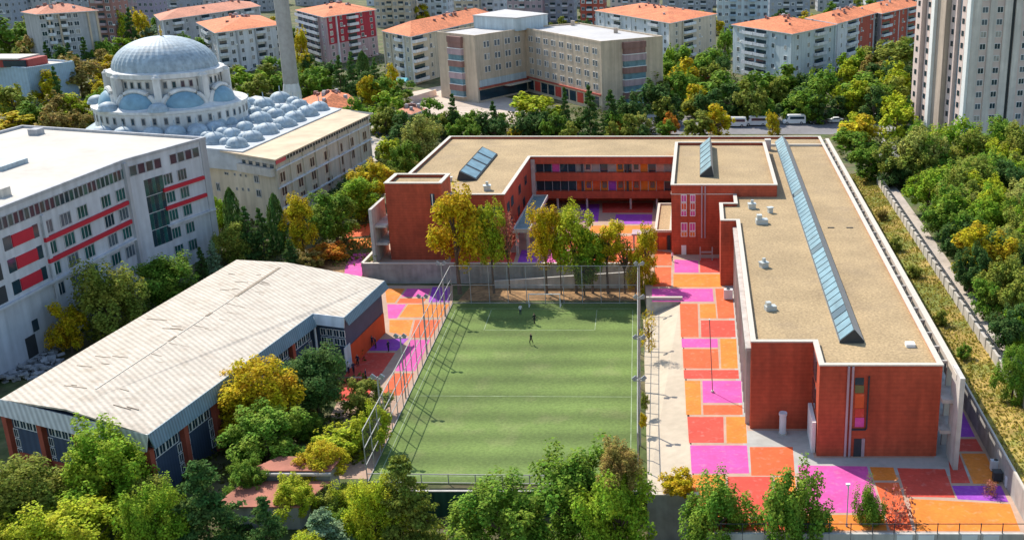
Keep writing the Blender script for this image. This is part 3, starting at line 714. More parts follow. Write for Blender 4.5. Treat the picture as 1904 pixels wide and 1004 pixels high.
# open ridge joint and raised sheet ends
for t0, t1, m, w in ((.05, .30, SLIT, .45), (.31, .42, COPE, .12), (.425, .45, SLIT, .35), (.46, .58, COPE, .12), (.59, .62, SLIT, .3), (.63, .9, COPE, .14)):
    a, b = lerp2(r1, r2, t0), lerp2(r1, r2, t1)
    o = link('ridge_joint', cube(m), gym); o.location = ((a[0] + b[0]) / 2, (a[1] + b[1]) / 2, zr + .02); o.scale = (dl * (t1 - t0), w, .08); o.rotation_euler = (0, 0, math.atan2(du[1], du[0]))
cross = unit(gpoly[0], gpoly[5])[0]
for k in range(38):
    side = rnd.choice((-1, 1)); t = rnd.uniform(.12, .95); s = rnd.uniform(.6, 7.5); L_ = rnd.choice((.8, 1.2, 1.6, 2.4, 3.4))
    c = lerp2(r1, r2, t); x, y = c[0] + side * cross[0] * s, c[1] + side * cross[1] * s
    half = (13.0 if side > 0 else 10.2); z = zr - (zr - ze) * s / half
    o = link('raised_seam', cube(SLIT), gym); o.location = (x, y, z + .02); o.scale = (L_, .10, .06); o.rotation_euler = (0, side * math.atan2(zr - ze, half), math.atan2(cross[1], cross[0]))
slanted('fascia', gym, gpoly[1], gpoly[2], 7.82, 6.1, .05, .55, GYM_F)
slanted('fascia', gym, gpoly[2], gpoly[3], 7.82, 6.2, .05, .55, METAL_B)
slanted('fascia', gym, gpoly[3], gpoly[4], 7.82, 6.4, .05, .3, WHITE_R)
slanted('fascia', gym, gpoly[4], gpoly[5], 7.82, 6.7, .05, .55, METAL_B)
def gym_bay(p, q, n, z0):
    d, L = unit(p, q)
    for k in range(n):
        a, b = L * k / n, L * (k + 1) / n
        wall_box('pillar', gym, p, d, a - .35, a + .35, z0, 6.2, -.5, .1, PILLAR)
        for j in range(4): window(gym, p, d, a + .7 + (b - a - 1.4) * (j + .5) / 4, 5.0, (b - a - 1.4) / 4 - .05, 1.1, WIN_W, out=-.47)
        for s in (a + .75, b - .75):
            for zz in (1.3, 2.5, 3.7): window(gym, p, d, s, zz, .7, 1.05, WIN_W, 'window', out=-.47)
gym_bay(gpoly[1], gpoly[2], 4, 0)
gym_bay(gpoly[2], gpoly[3], 6, 0)
d, L = unit(gpoly[1], gpoly[2]); wall_box('wall', gym, gpoly[1], d, .6, L - .6, 0, 1.4, -.52, -.38, PILLAR)
d, L = unit(gpoly[3], gpoly[4])
for u in (.9, 1.9, 2.9, 3.8):
    for z in (4.0, 5.2): window(gym, gpoly[3], d, u, z, .85, 1.0, WIN_W, out=-.47)
pole('column', gym, gpoly[3][0] + .1, gpoly[3][1] - .3, 0, 7.5, .16, WHITE_R)
d, L = unit(gpoly[4], gpoly[5]); wall_box('wall', gym, gpoly[4], d, .5, L - .5, 0, 3.1, -.55, -.4, ORANGE_W)
wall_box('banner', gym, gpoly[4], d, -.4, 1.6, 0.3, 3.6, -.38, -.3, LBLUE_R)
wall_box('banner_stripe', gym, gpoly[4], d, -.2, 1.4, 1.0, 1.6, -.299, -.27, BLUE_R)

# ------------------------------------------------------------------ white block with red bands
WALL_L = mat('off_white_wall', (0.50, 0.515, 0.55), .85, .06, .7, .08, .12, streak=.14)
ZW = 19.0
wF, wK, wA, wBk = G(380, 255, ZW), G(228, 297, ZW), G(0, 385, ZW), G(41, 233, ZW)
wA1 = (wA[0] + (wA[0] - wK[0]) * .7, wA[1] + (wA[1] - wK[1]) * .7)
bx_, by_ = wBk[0] - wF[0], wBk[1] - wF[1]
wL = (wA1[0] + bx_, wA1[1] + by_)
wb = thing('white_building', 'large white block with flat pale roof and crimson bands, left of the sports hall', 'building', (wK[0], wK[1], -2.2))
def wr(p): return (p[0] - wK[0], p[1] - wK[1])
wpoly = [wr(p) for p in (wA1, wK, wF, wBk, wL)]
zt = ZW + 2.2
prism('wall', wb, wpoly, 0, zt - .5, WALL_L)
prism('flat_roof', wb, offset(ccw(wpoly), -.4), zt - .49, zt - .42, WHITEROOF)
ring('parapet', wb, wpoly, .12, .35, zt - .499, zt, GREY_R)
dW, LW = unit(wr(wA1), wr(wK)); dW2, LW2 = unit(wr(wK), wr(wF))
pA, pK = wr(wA1), wr(wK)
def wpx(px, py, seg):
    if seg == 1: u, z = on_wall(px, py, wA1, wK)
    else: u, z = on_wall(px, py, wK, wF)
    return u, z + 2.2
GREENG = mat('green_glass', (0.02, 0.09, 0.09), 0.12, 0.5, 0.5, spec=0.6)
WIN_TG = window_mesh(GREY_R, GREENG, 2, 0.06); VARY[WIN_TG] = [WIN_TG, WIN_TG, window_mesh(GREY_R, GLASS_D, 2, .06), window_mesh(GREY_R, GLASS_M, 2, .06)]
# top band
u0, z0 = wpx(2, 410, 1); u1, z1 = wpx(233, 326, 1)
nb = 26
for k in range(-4, nb):
    u = u0 + (u1 - u0) * (k + .5) / nb; window(wb, pA, dW, u, zt - 2.1, (u1 - u0) / nb * .9, 1.7, window_mesh(GREY_R, (GLASS_D, GREENG, GLASS_D)[k % 3], 0, .06), out=.02)
rowA = [wpx(x * .259, 220 + y * .259, 1) for x, y in ((335, 775), (470, 720), (590, 670), (760, 600), (865, 555))]
zA = sum(z for u, z in rowA) / 5
rowB = [wpx(x * .259, 220 + y * .259, 1) for x, y in ((370, 920), (505, 865), (620, 815), (790, 735), (895, 690))]
zB = sum(z for u, z in rowB) / 5
hS = zA - zB
for r in range(4):
    for u, z in rowA: window(wb, pA, dW, u, zA - r * hS, 2.5, 1.9, vary(WIN_TG), out=.02)
    if r in (1, 2): wall_box('red_band', wb, pA, dW, wpx(82, 450, 1)[0], LW - .8, zA - r * hS + 1.15, zA - r * hS + 1.75, 0.0, .35, RED_BAND)
ub0 = wpx(20, 440, 1)[0]; ub1 = wpx(60, 430, 1)[0]
for r in range(3):
    zc = wpx(40, 441, 1)[1] - r * hS
    wall_box('red_panel', wb, pA, dW, ub0, ub1, zc - .8, zc + .8, 0.0, .15, RED_BAND)
    wall_box('window', wb, pA, dW, ub0 - 1.6, ub0 - .1, zc - .9, zc + .9, 0, .05, GLASS_D); wall_box('window', wb, pA, dW, ub1 + .1, ub1 + 1.2, zc - .9, zc + .9, 0, .05, GLASS_D)
    for q in (1, 2): wall_box('broken_opening', wb, pA, dW, ub0 - 4.5 * q - .6, ub0 - 4.5 * q + 1.6, zc - 1.2, zc + 1.0, 0, .05, DARK)
for u in (ub0 + .5, ub1 + 1.5): wall_box('window', wb, pA, dW, u, u + 1.2, 3.4, 5.0, 0, .05, GLASS_D)
wall_box('broken_opening', wb, pA, dW, ub0 - 1.4, ub0 + .6, .3, 3.2, 0, .06, DARK)
wall_box('ledge', wb, pA, dW, 0, LW - .2, zA - 2 * hS - 1.6, zA - 2 * hS - 1.3, 0, .45, WALL_L)
wall_box('pier', wb, pA, dW, ub1 + 2.0, ub1 + 2.6, 0, zt - 3.1, 0, .3, WALL_L)
wall_box('pier', wb, pA, dW, LW - .6, LW + .2, 0, zt - .52, 0, .5, GREY_R)
# right part
for k in range(9):
    if k == 4: continue
    window(wb, pK, dW2, 1.6 + (LW2 - 4.2) * k / 8, zt - 2.1, (LW2 - 4.2) / 8 * .9, 1.7, window_mesh(GREY_R, (GREENG, GLASS_D)[k % 2], 0, .06), out=.02)
uc0, uc1 = wpx(268, 345, 2)[0], wpx(302, 330, 2)[0]
for j in range(4):
    for i in range(5):
        w = (uc1 - uc0) / 5; zz = zA + 1.0 - (j + .5) * hS * .92
        wall_box('curtain_pane', wb, pK, dW2, uc0 + i * w + .04, uc0 + (i + 1) * w - .04, zz - hS * .44, zz + hS * .44, 0, .06, (GREENG, GLASS_D)[(i + j) % 2])
uw = [wpx(1205 * .259, 220 + 440 * .259, 2)[0], wpx(1305 * .259, 220 + 400 * .259, 2)[0]]
for r in range(5):
    for u in uw: window(wb, pK, dW2, u, zA - r * hS, 2.1, 1.9, WIN_TG, out=.02)
    if r in (1, 2): wall_box('red_band', wb, pK, dW2, uw[0] - 1.5, LW2 - 1.7, zA - r * hS + 1.15, zA - r * hS + 1.75, 0, .35, RED_BAND)
wall_box('ledge', wb, pK, dW2, uw[0] - 1.6, LW2 - .2, zA - 2 * hS - 1.6, zA - 2 * hS - 1.3, 0, .4, WALL_L)
wall_box('pier', wb, pK, dW2, LW2 - 1.4, LW2 - .02, 0, zt - .52, 0, .12, GREY_R)
def wroof(name, px, py, sx, sy, sz, m):
    x, y = G(px, py, ZW - .4); o = box(name, wb, x - wK[0] - sx / 2, x - wK[0] + sx / 2, y - wK[1] - sy / 2, y - wK[1] + sy / 2, zt - .42, zt - .42 + sz, m, math.atan2(dW[1], dW[0])); return o
wroof('roof_hatch', 68, 250, 2.0, 1.6, 1.0, GREY_R); wroof('roof_light', 5, 310, 6, 4, .7, LEAD); wroof('roof_box', 3, 365, 1.8, 1.6, 1.2, CONC)
d3, L3 = unit(wpoly[2], wpoly[3])

# ------------------------------------------------------------------ mosque
MZ = 14.0
mx, my = G(309, 128, 24.0)
mosque = thing('mosque', 'domed mosque with blue lead roofs and white stone drum', 'mosque', (mx, my, 0))
prism('wall', mosque, [(math.cos(a) * 19, math.sin(a) * 19) for a in [math.pi / 8 + k * math.pi / 4 for k in range(8)]], 0, 11.5, STONE_W)
lathe_o = lambda nm, prof, seg, m, sm=True, ribs=0.0: link(nm, lathe_mesh(nm, prof, seg, m, sm, ribs), mosque)
lathe_o('lead_apron', [(18.9, 11.51), (15.4, 13.6), (13.0, 14.2)], 8, LEAD, False)
lathe_o('gallery_wall', [(14.6, 12.5), (14.6, MZ + 2.8), (14.95, MZ + 2.9), (14.95, MZ + 3.4), (14.0, MZ + 3.5), (12.0, MZ + 4.2)], 48, STONE_W, False)
lathe_o('hall_wall', [(11.3, MZ), (11.3, 19.6), (10.6, 19.9), (10.35, 20.3)], 32, LEAD, False)
lathe_o('drum_wall', [(10.3, 19.2), (10.3, 23.0), (11.2, 23.3), (11.2, 24.2), (10.4, 24.35), (9.9, 24.5)], 48, STONE_W, False)
prof = [(10.0 * math.cos(t), 24.4 + 6.3 * math.sin(t)) for t in [k * math.pi / 2 / 14 for k in range(15)]]
prof[-1] = (.05, prof[-1][1])
lathe_o('main_dome', prof, 96, LEAD, False, 0.012)
lathe_o('finial', [(.0, 33.0), (.1, 32.7), (.12, 31.9), (.35, 31.5), (.12, 31.1), (.3, 30.7), (.15, 30.5)][::-1], 10, mat('gilt', (0.55, 0.36, 0.08), 0.4, metal=.8))
WIN_M = window_mesh(STONE_G, GLASS_D, 0, .12)
for k in range(40):
    a = 2 * math.pi * (k + .5) / 40
    if math.sin(a) > .5: continue
    window(mosque, (10.31 * math.cos(a), 10.31 * math.sin(a)), (-math.sin(a), math.cos(a)), 0, 22.0, .8, 1.5, WIN_M, out=.02)
for k in range(44):
    a = 2 * math.pi * (k + .5) / 44
    if math.sin(a) > .5: continue
    window(mosque, (14.58 * math.cos(a), 14.58 * math.sin(a)), (-math.sin(a), math.cos(a)), 0, MZ + 1.5, .75, 1.5, WIN_M, out=.04)
A0 = math.radians(-52)
for k in range(8):
    a = A0 + (k + .5) * math.pi / 4
    c, s = math.cos(a), math.sin(a)
    o = link('buttress', cube(STONE_W), mosque); o.location = (11.3 * c, 11.3 * s, 17.3); o.scale = (1.5, 1.3, 12.0); o.rotation_euler = (0, 0, a)
    lm = _cubes.setdefault('bcap', lathe_mesh('buttress_cap', [(.95, 0), (.95, .4), (.75, .5), (.5, .9), (.05, 1.0)], 8, STONE_W, False)); o = link('buttress_cap', lm, mosque); o.location = (11.3 * c, 11.3 * s, 23.3)
    # half dome under an arch on each side
    a = A0 + k * math.pi / 4; c, s = math.cos(a), math.sin(a)
    if s > .6: continue
    if 'hdome' not in _cubes:
        V = []; F = []; N1, N2 = 14, 7
        for j in range(N2 + 1):
            ph = math.pi / 2 * j / N2
            for i in range(N1 + 1):
                th = math.pi * i / N1
                V.append((2.6 * math.sin(ph) * math.sin(th), 3.9 * math.cos(th) if True else 0, 4.0 * math.cos(ph) * math.sin(th)))
        for j in range(N2):
            for i in range(N1):
                F.append((j * (N1 + 1) + i, j * (N1 + 1) + i + 1, (j + 1) * (N1 + 1) + i + 1, (j + 1) * (N1 + 1) + i))
        _cubes['hdome'] = mesh('half_dome', V, F, LEAD_B, smooth=True)
        pth = [(0.25, 4.1 * math.cos(math.pi * i / 16), 4.3 * math.sin(math.pi * i / 16)) for i in range(17)]
        v, f = tube_geo(pth, [.6] * 17, 6); _cubes['arch'] = mesh('arch_rim', v, f, STONE_W)
    for nm, key in (('half_dome', 'hdome'), ('arch_rim', 'arch')):
        o = link(nm, _cubes[key], mosque); o.location = (11.0 * c, 11.0 * s, MZ + 3.5); o.rotation_euler = (0, 0, a); o.scale = (1, 1, .82)
for k in range(8):
    a = A0 + (k + .5) * math.pi / 4
    if math.cos(a + 2.3) < .3: continue
    key = 'turret'
    if key not in _cubes: _cubes[key] = lathe_mesh('turret_dome', [(2.6, 0), (2.6, .5), (2.4, .6)] + [(2.4 * math.cos(t), .6 + 1.7 * math.sin(t)) for t in [j * math.pi / 2 / 7 for j in range(1, 7)]] + [(.03, 2.3)], 24, LEAD, True)
    o = link('turret_dome', _cubes[key], mosque); o.location = (13.9 * math.cos(a), 13.9 * math.sin(a), MZ + 3.4); o.scale = (.75, .75, .75)

def proj(x, y, z):
    zz = z - CAM_H; d = y * CT - zz * ST; return PPX + FPX * x / d, PPY - FPX * (y * ST + zz * CT) / d
_cubes['sdome'] = lathe_mesh('small_dome', [(1.12, 0), (1.12, .18), (1.0, .2)] + [(math.cos(t), .2 + .78 * math.sin(t)) for t in [j * math.pi / 2 / 8 for j in range(1, 8)]] + [(.05, .98), (.04, 1.5), (.0, 1.55)], 32, LEAD, False, .02)
for tx_, R_ in ((192, 17.0), (232, 16.6), (285, 16.8), (326, 16.8), (366, 16.8), (402, 16.6)):
    best = min((abs(proj(mx + R_ * math.cos(a), my + R_ * math.sin(a), 13.5)[0] - tx_), a) for a in [-math.pi + k * .02 for k in range(0, 158)])[1]
    o = link('small_dome', _cubes['sdome'], mosque); o.location = (R_ * math.cos(best), R_ * math.sin(best), 13.0); o.scale = (2.0, 2.0, 2.0)
# annexe with the courtyard domes
ZA = 13.0
aL, aC, aR = G(375, 272, ZA), G(509, 294, ZA), G(685, 211, ZA)
ann = thing('mosque_annexe', 'cream annexe with rows of small lead domes beside the mosque', 'building', (aC[0], aC[1], 0))
def ar_(p): return (p[0] - aC[0], p[1] - aC[1])
aB = (aR[0] + (aL[0] - aC[0]) * 1.0, aR[1] + (aL[1] - aC[1]) * 1.0)
apoly = [ar_(p) for p in (aC, aR, aB, aL)]
prism('wall', ann, apoly, 0, ZA - 1.2, CREAM)
prism('roof_floor', ann, offset(ccw(apoly), .9), ZA - .25, ZA, mat('sandy_roof', (0.58, 0.45, 0.31), 0.9, 0.1, 0.5, 0.15, 0.15))
prism('attic', ann, offset(ccw(apoly), .3), ZA - 1.19, ZA - .26, CONC)
# deck carrying the domes, towards the mosque
dk = [ar_(p) for p in (lerp2(aC, aL, .42), (aR[0] + (aL[0] - aC[0]) * .42, aR[1] + (aL[1] - aC[1]) * .42), (aB[0] - 16, aB[1] + 12), (aL[0] - 16, aL[1] + 4))]
prism('dome_deck', ann, dk, ZA - 3.5, ZA + .25, mat('deck_lead', (0.44, 0.46, 0.48), .8, .12, .8, .12, .3))
DOMES = [(444, 200, 21), (400, 229, 20), (371, 244, 15), (399, 261, 20), (441, 268, 18), (432, 248, 15), (456, 236, 15), (470, 256, 18), (485, 222, 19), (496, 243, 19), (528, 230, 18),
         (513, 213, 16), (548, 220, 18), (537, 204, 15), (557, 195, 15), (572, 210, 18), (522, 184, 18), (491, 194, 17), (463, 190, 13), (594, 200, 16), (415, 245, 13), (385, 251, 11), (420, 263, 12), (455, 252, 11), (481, 240, 11), (513, 236, 11), (541, 229, 11), (560, 212, 12), (500, 206, 12), (475, 206, 12), (521, 200, 11), (546, 187, 12), (428, 226, 13), (470, 221, 12)]
for px, py, r in DOMES:
    x, y = G(px, py + 4, ZA + .3); s = r * m_per_px(x, y, ZA) * 1.04
    o = link('small_dome', _cubes['sdome'], ann); o.location = (x - aC[0], y - aC[1], ZA + .2 if px > 340 else ZA - .2); o.scale = (s, s, s)
dA, LA_ = unit(ar_(aC), ar_(aR)); dB, LB_ = unit(ar_(aL), ar_(aC))
WIN_A = window_mesh(BEIGE, mat('rusty_glass', (0.09, 0.045, 0.04), 0.3, 0.4, 1.0), 1, .12)
for row in (((755, 680), (895, 610), (1005, 555), (1130, 495), (1245, 435), (1340, 385), (1450, 330)), ((770, 795), (910, 725), (1020, 665), (1140, 605), (1255, 545), (1350, 490), (1455, 435)), ((795, 915), (930, 840), (1035, 780), (1160, 715), (1270, 650))):
    for k, (x, y) in enumerate(row):
        u, z = on_wall(360 + x * .219, 180 + y * .219, aC, aR)
        if z > 1: window(ann, ar_(aC), dA, u, z, 3.2 if k == 3 else 2.4, 2.2, WIN_A, out=.02)
for k in range(9): wall_box('pilaster', ann, ar_(aC), dA, LA_ * k / 8.2, LA_ * k / 8.2 + .5, 0, ZA - 1.3, 0, .25, CREAM)
for z in (3.2, 7.2, 10.6): wall_box('string_course', ann, ar_(aC), dA, 0, LA_, z, z + .3, 0, .32, WHITE_R)
for k in range(34): wall_box('attic_opening', ann, ar_(aC), dA, 2 + (LA_ - 3) * k / 34, 2 + (LA_ - 3) * (k + .6) / 34, ZA - 1.1, ZA - .4, .3, .36, DARK)
wall_box('red_sign', ann, ar_(aC), dA, -.2, 3.6, ZA - 1.15, ZA - .35, .37, .45, mat('sign_red', (0.62, 0.10, 0.12), 0.6))
for x, y, w, h in ((120, 495, .9, 1.1), (130, 570, 1.0, 1.6), (265, 555, 1.2, 1.6), (325, 545, .5, .6), (380, 542, .5, .6), (280, 652, 1.2, .5), (350, 660, .5, .5), (400, 666, .5, .5), (445, 672, .5, .5), (210, 765, 1.1, 1.7), (535, 700, 1.4, 1.5), (555, 820, 1.4, 1.5), (370, 782, .5, .6), (420, 786, .5, .6), (468, 790, .5, .6)):
    u, z = on_wall(360 + x * .219, 180 + y * .219, aL, aC); window(ann, ar_(aL), dB, u, z, w, h, WIN_G, out=.02)
u0, z0 = on_wall(360 + 400 * .219, 180 + 600 * .219, aL, aC); wall_box('balcony', ann, ar_(aL), dB, u0, LB_ - .2, z0 - .6, z0 + .9, .0, .8, CONC)
for k in range(5): wall_box('window', ann, ar_(aL), dB, u0 + .6 + k * (LB_ - u0) / 5, u0 + 1.6 + k * (LB_ - u0) / 5, ZA - 2.5, ZA - 1.25, 0, .06, GLASS_D)
# minaret
mnx, mny = G(546, 196, 9.0)
mn = thing('minaret', 'slender grey stone minaret rising beside the small domes', 'minaret', (mnx, mny, 0))
link('base', lathe_mesh('minaret_base', [(2.3, 0), (2.3, 12.5), (1.9, 14.5)], 8, STONE_W, False), mn)
link('shaft', lathe_mesh('minaret_shaft', [(1.8, 14.4), (1.65, 41)], 16, STONE_G, False, .02), mn)
link('balcony', lathe_mesh('minaret_balcony', [(1.7, 38.8), (2.0, 39.6), (2.6, 40.6), (2.7, 40.7), (2.7, 41.9), (2.55, 41.9), (2.5, 40.9), (1.4, 40.9)], 16, STONE_G, False), mn)
link('upper_shaft', lathe_mesh('minaret_upper', [(1.45, 40.8), (1.4, 52), (1.65, 52.3), (1.65, 53)], 16, STONE_G, False), mn)
link('spire', lathe_mesh('minaret_spire', [(1.6, 53), (.06, 62)], 16, LEAD, False), mn)

# ------------------------------------------------------------------ tiled roofs and apartment houses
def hip_roof(name, parent, poly, z, rise, over, m):
    """hip roof over a 4-corner CCW polygon in parent space"""
    p = offset(ccw(poly), over); P4 = [Vector(q) for q in p]
    if (P4[1] - P4[0]).length < (P4[2] - P4[1]).length: P4 = P4[1:] + P4[:1]
    W_ = (P4[2] - P4[1]).length; L_ = (P4[1] - P4[0]).length
    t = min(.45, W_ / 2 / L_)
    a = (P4[0] + P4[3]) / 2; b = (P4[1] + P4[2]) / 2
    r0, r1 = a.lerp(b, t), b.lerp(a, t)
    v = [(*q, z) for q in P4] + [(*r0, z + rise), (*r1, z + rise)] + [(*q, z - .25) for q in P4]
    f = [(0, 1, 5, 4), (2, 3, 4, 5), (3, 0, 4), (1, 2, 5), (9, 8, 7, 6)] + [(i, i + 6, (i + 1) % 4 + 6, (i + 1) % 4) for i in range(4)]
    f = f[:5] + [(i + 6, (i + 1) % 4 + 6, (i + 1) % 4, i) for i in range(4)]
    o = link(name, mesh(name, v, f, [m, WHITE_R], [0, 0, 0, 0, 1, 1, 1, 1, 1]), parent)
    return o, r0, r1
_balc = {}
def balcony_mesh(m):
    if m.name not in _balc:
        parts = [geo_box(-.5, .5, -1.2, 0, -.6, -.45), geo_box(-.5, .5, -1.2, -1.12, -.449, .45), geo_box(-.5, -.46, -1.119, -.0, -.449, .45), geo_box(.46, .5, -1.119, -.0, -.449, .45)]
        V, F = join_geo(parts); mi = [0] * len(F); v, f = geo_box(-.44, .44, -.04, .02, -.4, 1.55); o = len(V); V += v; F += [tuple(i + o for i in q) for q in f]; mi += [1] * 6
        _balc[m.name] = mesh('balcony_pattern', V, F, [m, GLASS_D], mi)
    return _balc[m.name]
def chimneys(parent, r0, r1, z, n, seed, poly=None, ze=None):
    r = random.Random(seed)
    for k in range(n):
        p = Vector(r0).lerp(Vector(r1), r.uniform(-.1, 1.1)); zz = z
        if poly:
            t = r.uniform(0, .55); p = p.lerp(Vector(r.choice(poly)), t); zz = z + (ze - z) * t
        w, l = r.uniform(.3, .5), r.uniform(.35, .8)
        box('chimney', parent, p.x - w, p.x + w, p.y - l, p.y + l, zz - 1.0, zz + r.uniform(.5, 1.1), r.choice((BROWN_R, BROWN_R, GREY_R)))
def _ac(t, p, d, u, z):
    if vr.random() < .14: wall_box('air_conditioner', t, p, d, u + 1.1, u + 1.9, z - .9, z - .35, .03, .4, WHITE)
def apartment(label, pl, pc, pr_, z, st, wl, wr_, roof=TILE, nl=5, nr=4, bl=(), br=(), rise=2.6, over=.7, wm=WIN_W, balm=WHITE_R, name='apartment_block', bands=None, blank_l=0.0, seed=1, depth=None, cat='building', base=0.0):
    Lp, Cp, Rp = G(*pl, z), G(*pc, z), G(*pr_, z)
    if depth:                                    # keep the front face, give the right-hand side a set length
        d_, _ = unit(Lp, Cp); Rp = (Cp[0] - d_[1] * depth * .98, Cp[1] + d_[0] * depth)
    t = thing(name, label, cat, (Cp[0], Cp[1], base)); q = lambda p: (p[0] - Cp[0], p[1] - Cp[1])
    Bp = (Rp[0] + Lp[0] - Cp[0], Rp[1] + Lp[1] - Cp[1]); poly = [q(p) for p in (Cp, Rp, Bp, Lp)]
    H_ = z - base
    prism('wall', t, poly, 0, H_ - .26, wl)
    if roof == 'flat':
        prism('flat_roof', t, offset(ccw(poly), -.3), H_ - .255, H_ - .2, WHITEROOF); ring('parapet', t, poly, .1, .3, H_ - .258, H_ + .3, wl)
    elif roof: o, r0, r1 = hip_roof('tiled_roof', t, poly, H_, rise, over, roof); chimneys(t, r0, r1, H_ + rise, 12, seed, poly, H_)
    dl_, Ll = unit(q(Lp), q(Cp)); dr_, Lr = unit(q(Cp), q(Rp))
    if wr_ is not wl: wall_box('side_wall', t, q(Cp), dr_, .0, Lr, 0, H_ - .27, .0, .05, wr_)
    sh = H_ / st
    for k in range(st):
        zc = sh * (k + .55)
        for j in range(nl):
            u = Ll * (blank_l + (1 - blank_l) * (j + .5) / nl) if blank_l >= 0 else Ll * (1 + blank_l) * (j + .5) / nl
            if j in bl: 
                o = window(t, q(Lp), dl_, u, zc - .3, Ll * (1 - abs(blank_l)) / nl * .95, 1, balcony_mesh(balm), 'balcony')
            else: window(t, q(Lp), dl_, u, zc, vr.choice((1.3, 1.7, 1.9)), 1.65, vary(wm), out=.02); _ac(t, q(Lp), dl_, u, zc)
        for j in range(nr):
            u = Lr * (j + .5) / nr
            if j in br: window(t, q(Cp), dr_, u, zc - .3, Lr / nr * .95, 1, balcony_mesh(balm), 'balcony', out=.05)
            else: window(t, q(Cp), dr_, u, zc, vr.choice((1.3, 1.6, 1.8)), 1.65, vary(wm), out=.06); _ac(t, q(Cp), dr_, u, zc)
    if st > 1:
        for p_, d_2, L_2, n_2 in ((q(Lp), dl_, Ll, nl), (q(Cp), dr_, Lr, nr)):
            for j in range(n_2 + 1 if n_2 else 0):
                if vr.random() < .55:
                    u = min(max(L_2 * j / n_2, .3), L_2 - .3); wall_box('facade_pier', t, p_, d_2, u - .28, u + .28, 0, H_ - .28, 0, vr.choice((.25, .5)), vr.choice((wl, WHITE_R, wr_)))
    for (face, u0, u1, k0, k1, m) in (bands or ()):
        p, d, L = (q(Lp), dl_, Ll) if face == 'l' else (q(Cp), dr_, Lr)
        wall_box('coloured_panel', t, p, d, u0 * L, u1 * L, k0 * sh, k1 * sh - (.3 if k1 == st else 0), .0, .055 if face == 'r' else .018, m)
    return t
apartment('pale grey apartment house with terracotta roof and blank panel, top left', (70, 27), (179, 20), (190, 10), 20, 7, GREY_R, BEIGE, TILE_R, 6, 3, (1, 3), (), depth=14, blank_l=-.32, seed=2)
apartment('long low grey house with terracotta roof behind the dome, top left', (289, 28), (300, 38), (482, 12), 14, 4, GREY_R, GREY_R, TILE_R, 2, 11, (), (1, 4, 7, 9), seed=3)
apartment('grey apartment house with orange roof just left of the minaret', (368, 42), (402, 61), (522, 46), 15, 5, GREY_R, WHITE_R, TILE, 3, 7, (1,), (0, 4), seed=4)
apartment('crimson and mauve apartment house with orange roof right of the minaret', (552, 19), (603, 32), (697, 18), 18, 7, PINK_R, PINK_R, TILE, 5, 5, (0, 1, 2, 3), (2,), seed=5, bands=(('r', .04, .98, 3, 7, RED_R),))
apartment('cream apartment house with wide orange roof left of the beige office wing', (713, 58), (763, 68), (930, 30), 16, 5, CREAM, CREAM, TILE, 4, 8, (2,), (0, 3), seed=6, rise=3.2)
apartment('cream apartment house with orange roof behind the long beige wing', (1108, 20), (1246, 43), (1331, 26), 15, 5, WHITE_R, CREAM, TILE, 8, 4, (2, 6), (1,), seed=7)
apartment('pale blue apartment house with orange roof, nearest of the terraced row', (1363, 46), (1473, 63), (1553, 46), 17, 5, LBLUE_R, LBLUE_R, TILE, 5, 4, (1, 2), (2,), seed=8, rise=2.9)
apartment('white apartment house second along the orange-roofed row, part red', (1500, 34), (1556, 44), (1628, 24), 17, 5, WHITE_R, WHITE_R, TILE, 3, 4, (), (1,), seed=9, bands=(('r', .55, .95, 0, 5, BRICK_R),))
apartment('red apartment house at the far end of the orange-roofed row', (1590, 16), (1640, 25), (1716, 8), 17, 5, GREY_R, BRICK_R, TILE, 3, 5, (), (0, 3), seed=10)
def far(label, xl, xr, yb, h, m, n, st, balc=(), depth=14, roof='flat', balm=WHITE_R, wm=WIN_G):
    x0, y0 = G(xl, yb); x1, y1 = G(xr, yb)
    t = thing('apartment_block', label, 'building', (x0, y0, 0)); w = x1 - x0
    poly = [(0, 0), (w, 0), (w, depth), (0, depth)]
    prism('wall', t, poly, 0, h, m)
    if roof == 'flat': prism('flat_roof', t, offset(poly, .15), h + .002, h + .3, WHITEROOF)
    else:
        o, r0, r1 = hip_roof('tiled_roof', t, poly, h + .26, 2.4, .7, roof); chimneys(t, r0, r1, h + 2.6, 6, int(xl), poly, h + .2)
    sh = h / st
    for k in range(st):
        for j in range(n):
            u = w * (j + .5) / n; zc = sh * (k + .55)
            if j in balc: window(t, (0, 0), (1, 0), u, zc - .3, w / n * .95, 1, balcony_mesh(balm), 'balcony')
            else: window(t, (0, 0), (1, 0), u, zc, min(1.7, w / n * .6), 1.7, vary(wm), out=.02); _ac(t, (0, 0), (1, 0), u, zc)
    # side that turns to the camera
    side = ((w, 0), (0, 1)) if x1 < 0 else ((0, depth), (0, -1))
    for k in range(st):
        for j in range(3): window(t, side[0], side[1], depth * (j + .5) / 3, sh * (k + .55), 1.4, 1.5, wm, out=.02)
    return t
far('tall blue-grey block in the top left corner', -20, 30, 68, 28, mat('blue_grey_render', (0.33, 0.36, 0.42), .85), 4, 9, (1,))
far('narrow grey block second from the top left corner', 36, 70, 62, 26, GREY_R, 3, 8, (1,))
far('brown block with pale balconies beside the blank-panelled house', 180, 220, 92, 24, BROWN_R, 3, 8, (1,), balm=PINK_R)
far('mauve-grey block in the gap above the mosque dome', 232, 262, 45, 26, PINK_R, 3, 8, (0,))
far('violet-grey block behind the trees above the dome', 262, 292, 52, 22, mat('violet_render', (0.33, 0.28, 0.37), .85), 3, 7)
far('slate-blue block behind the long low terracotta roof', 292, 360, 30, 22, mat('slate_render', (0.36, 0.38, 0.43), .85), 5, 6, (2,))
far('grey block with red tiles at the top edge right of the dome', 380, 500, 22, 17, GREY_R, 8, 5, (2, 5), roof=TILE_R)
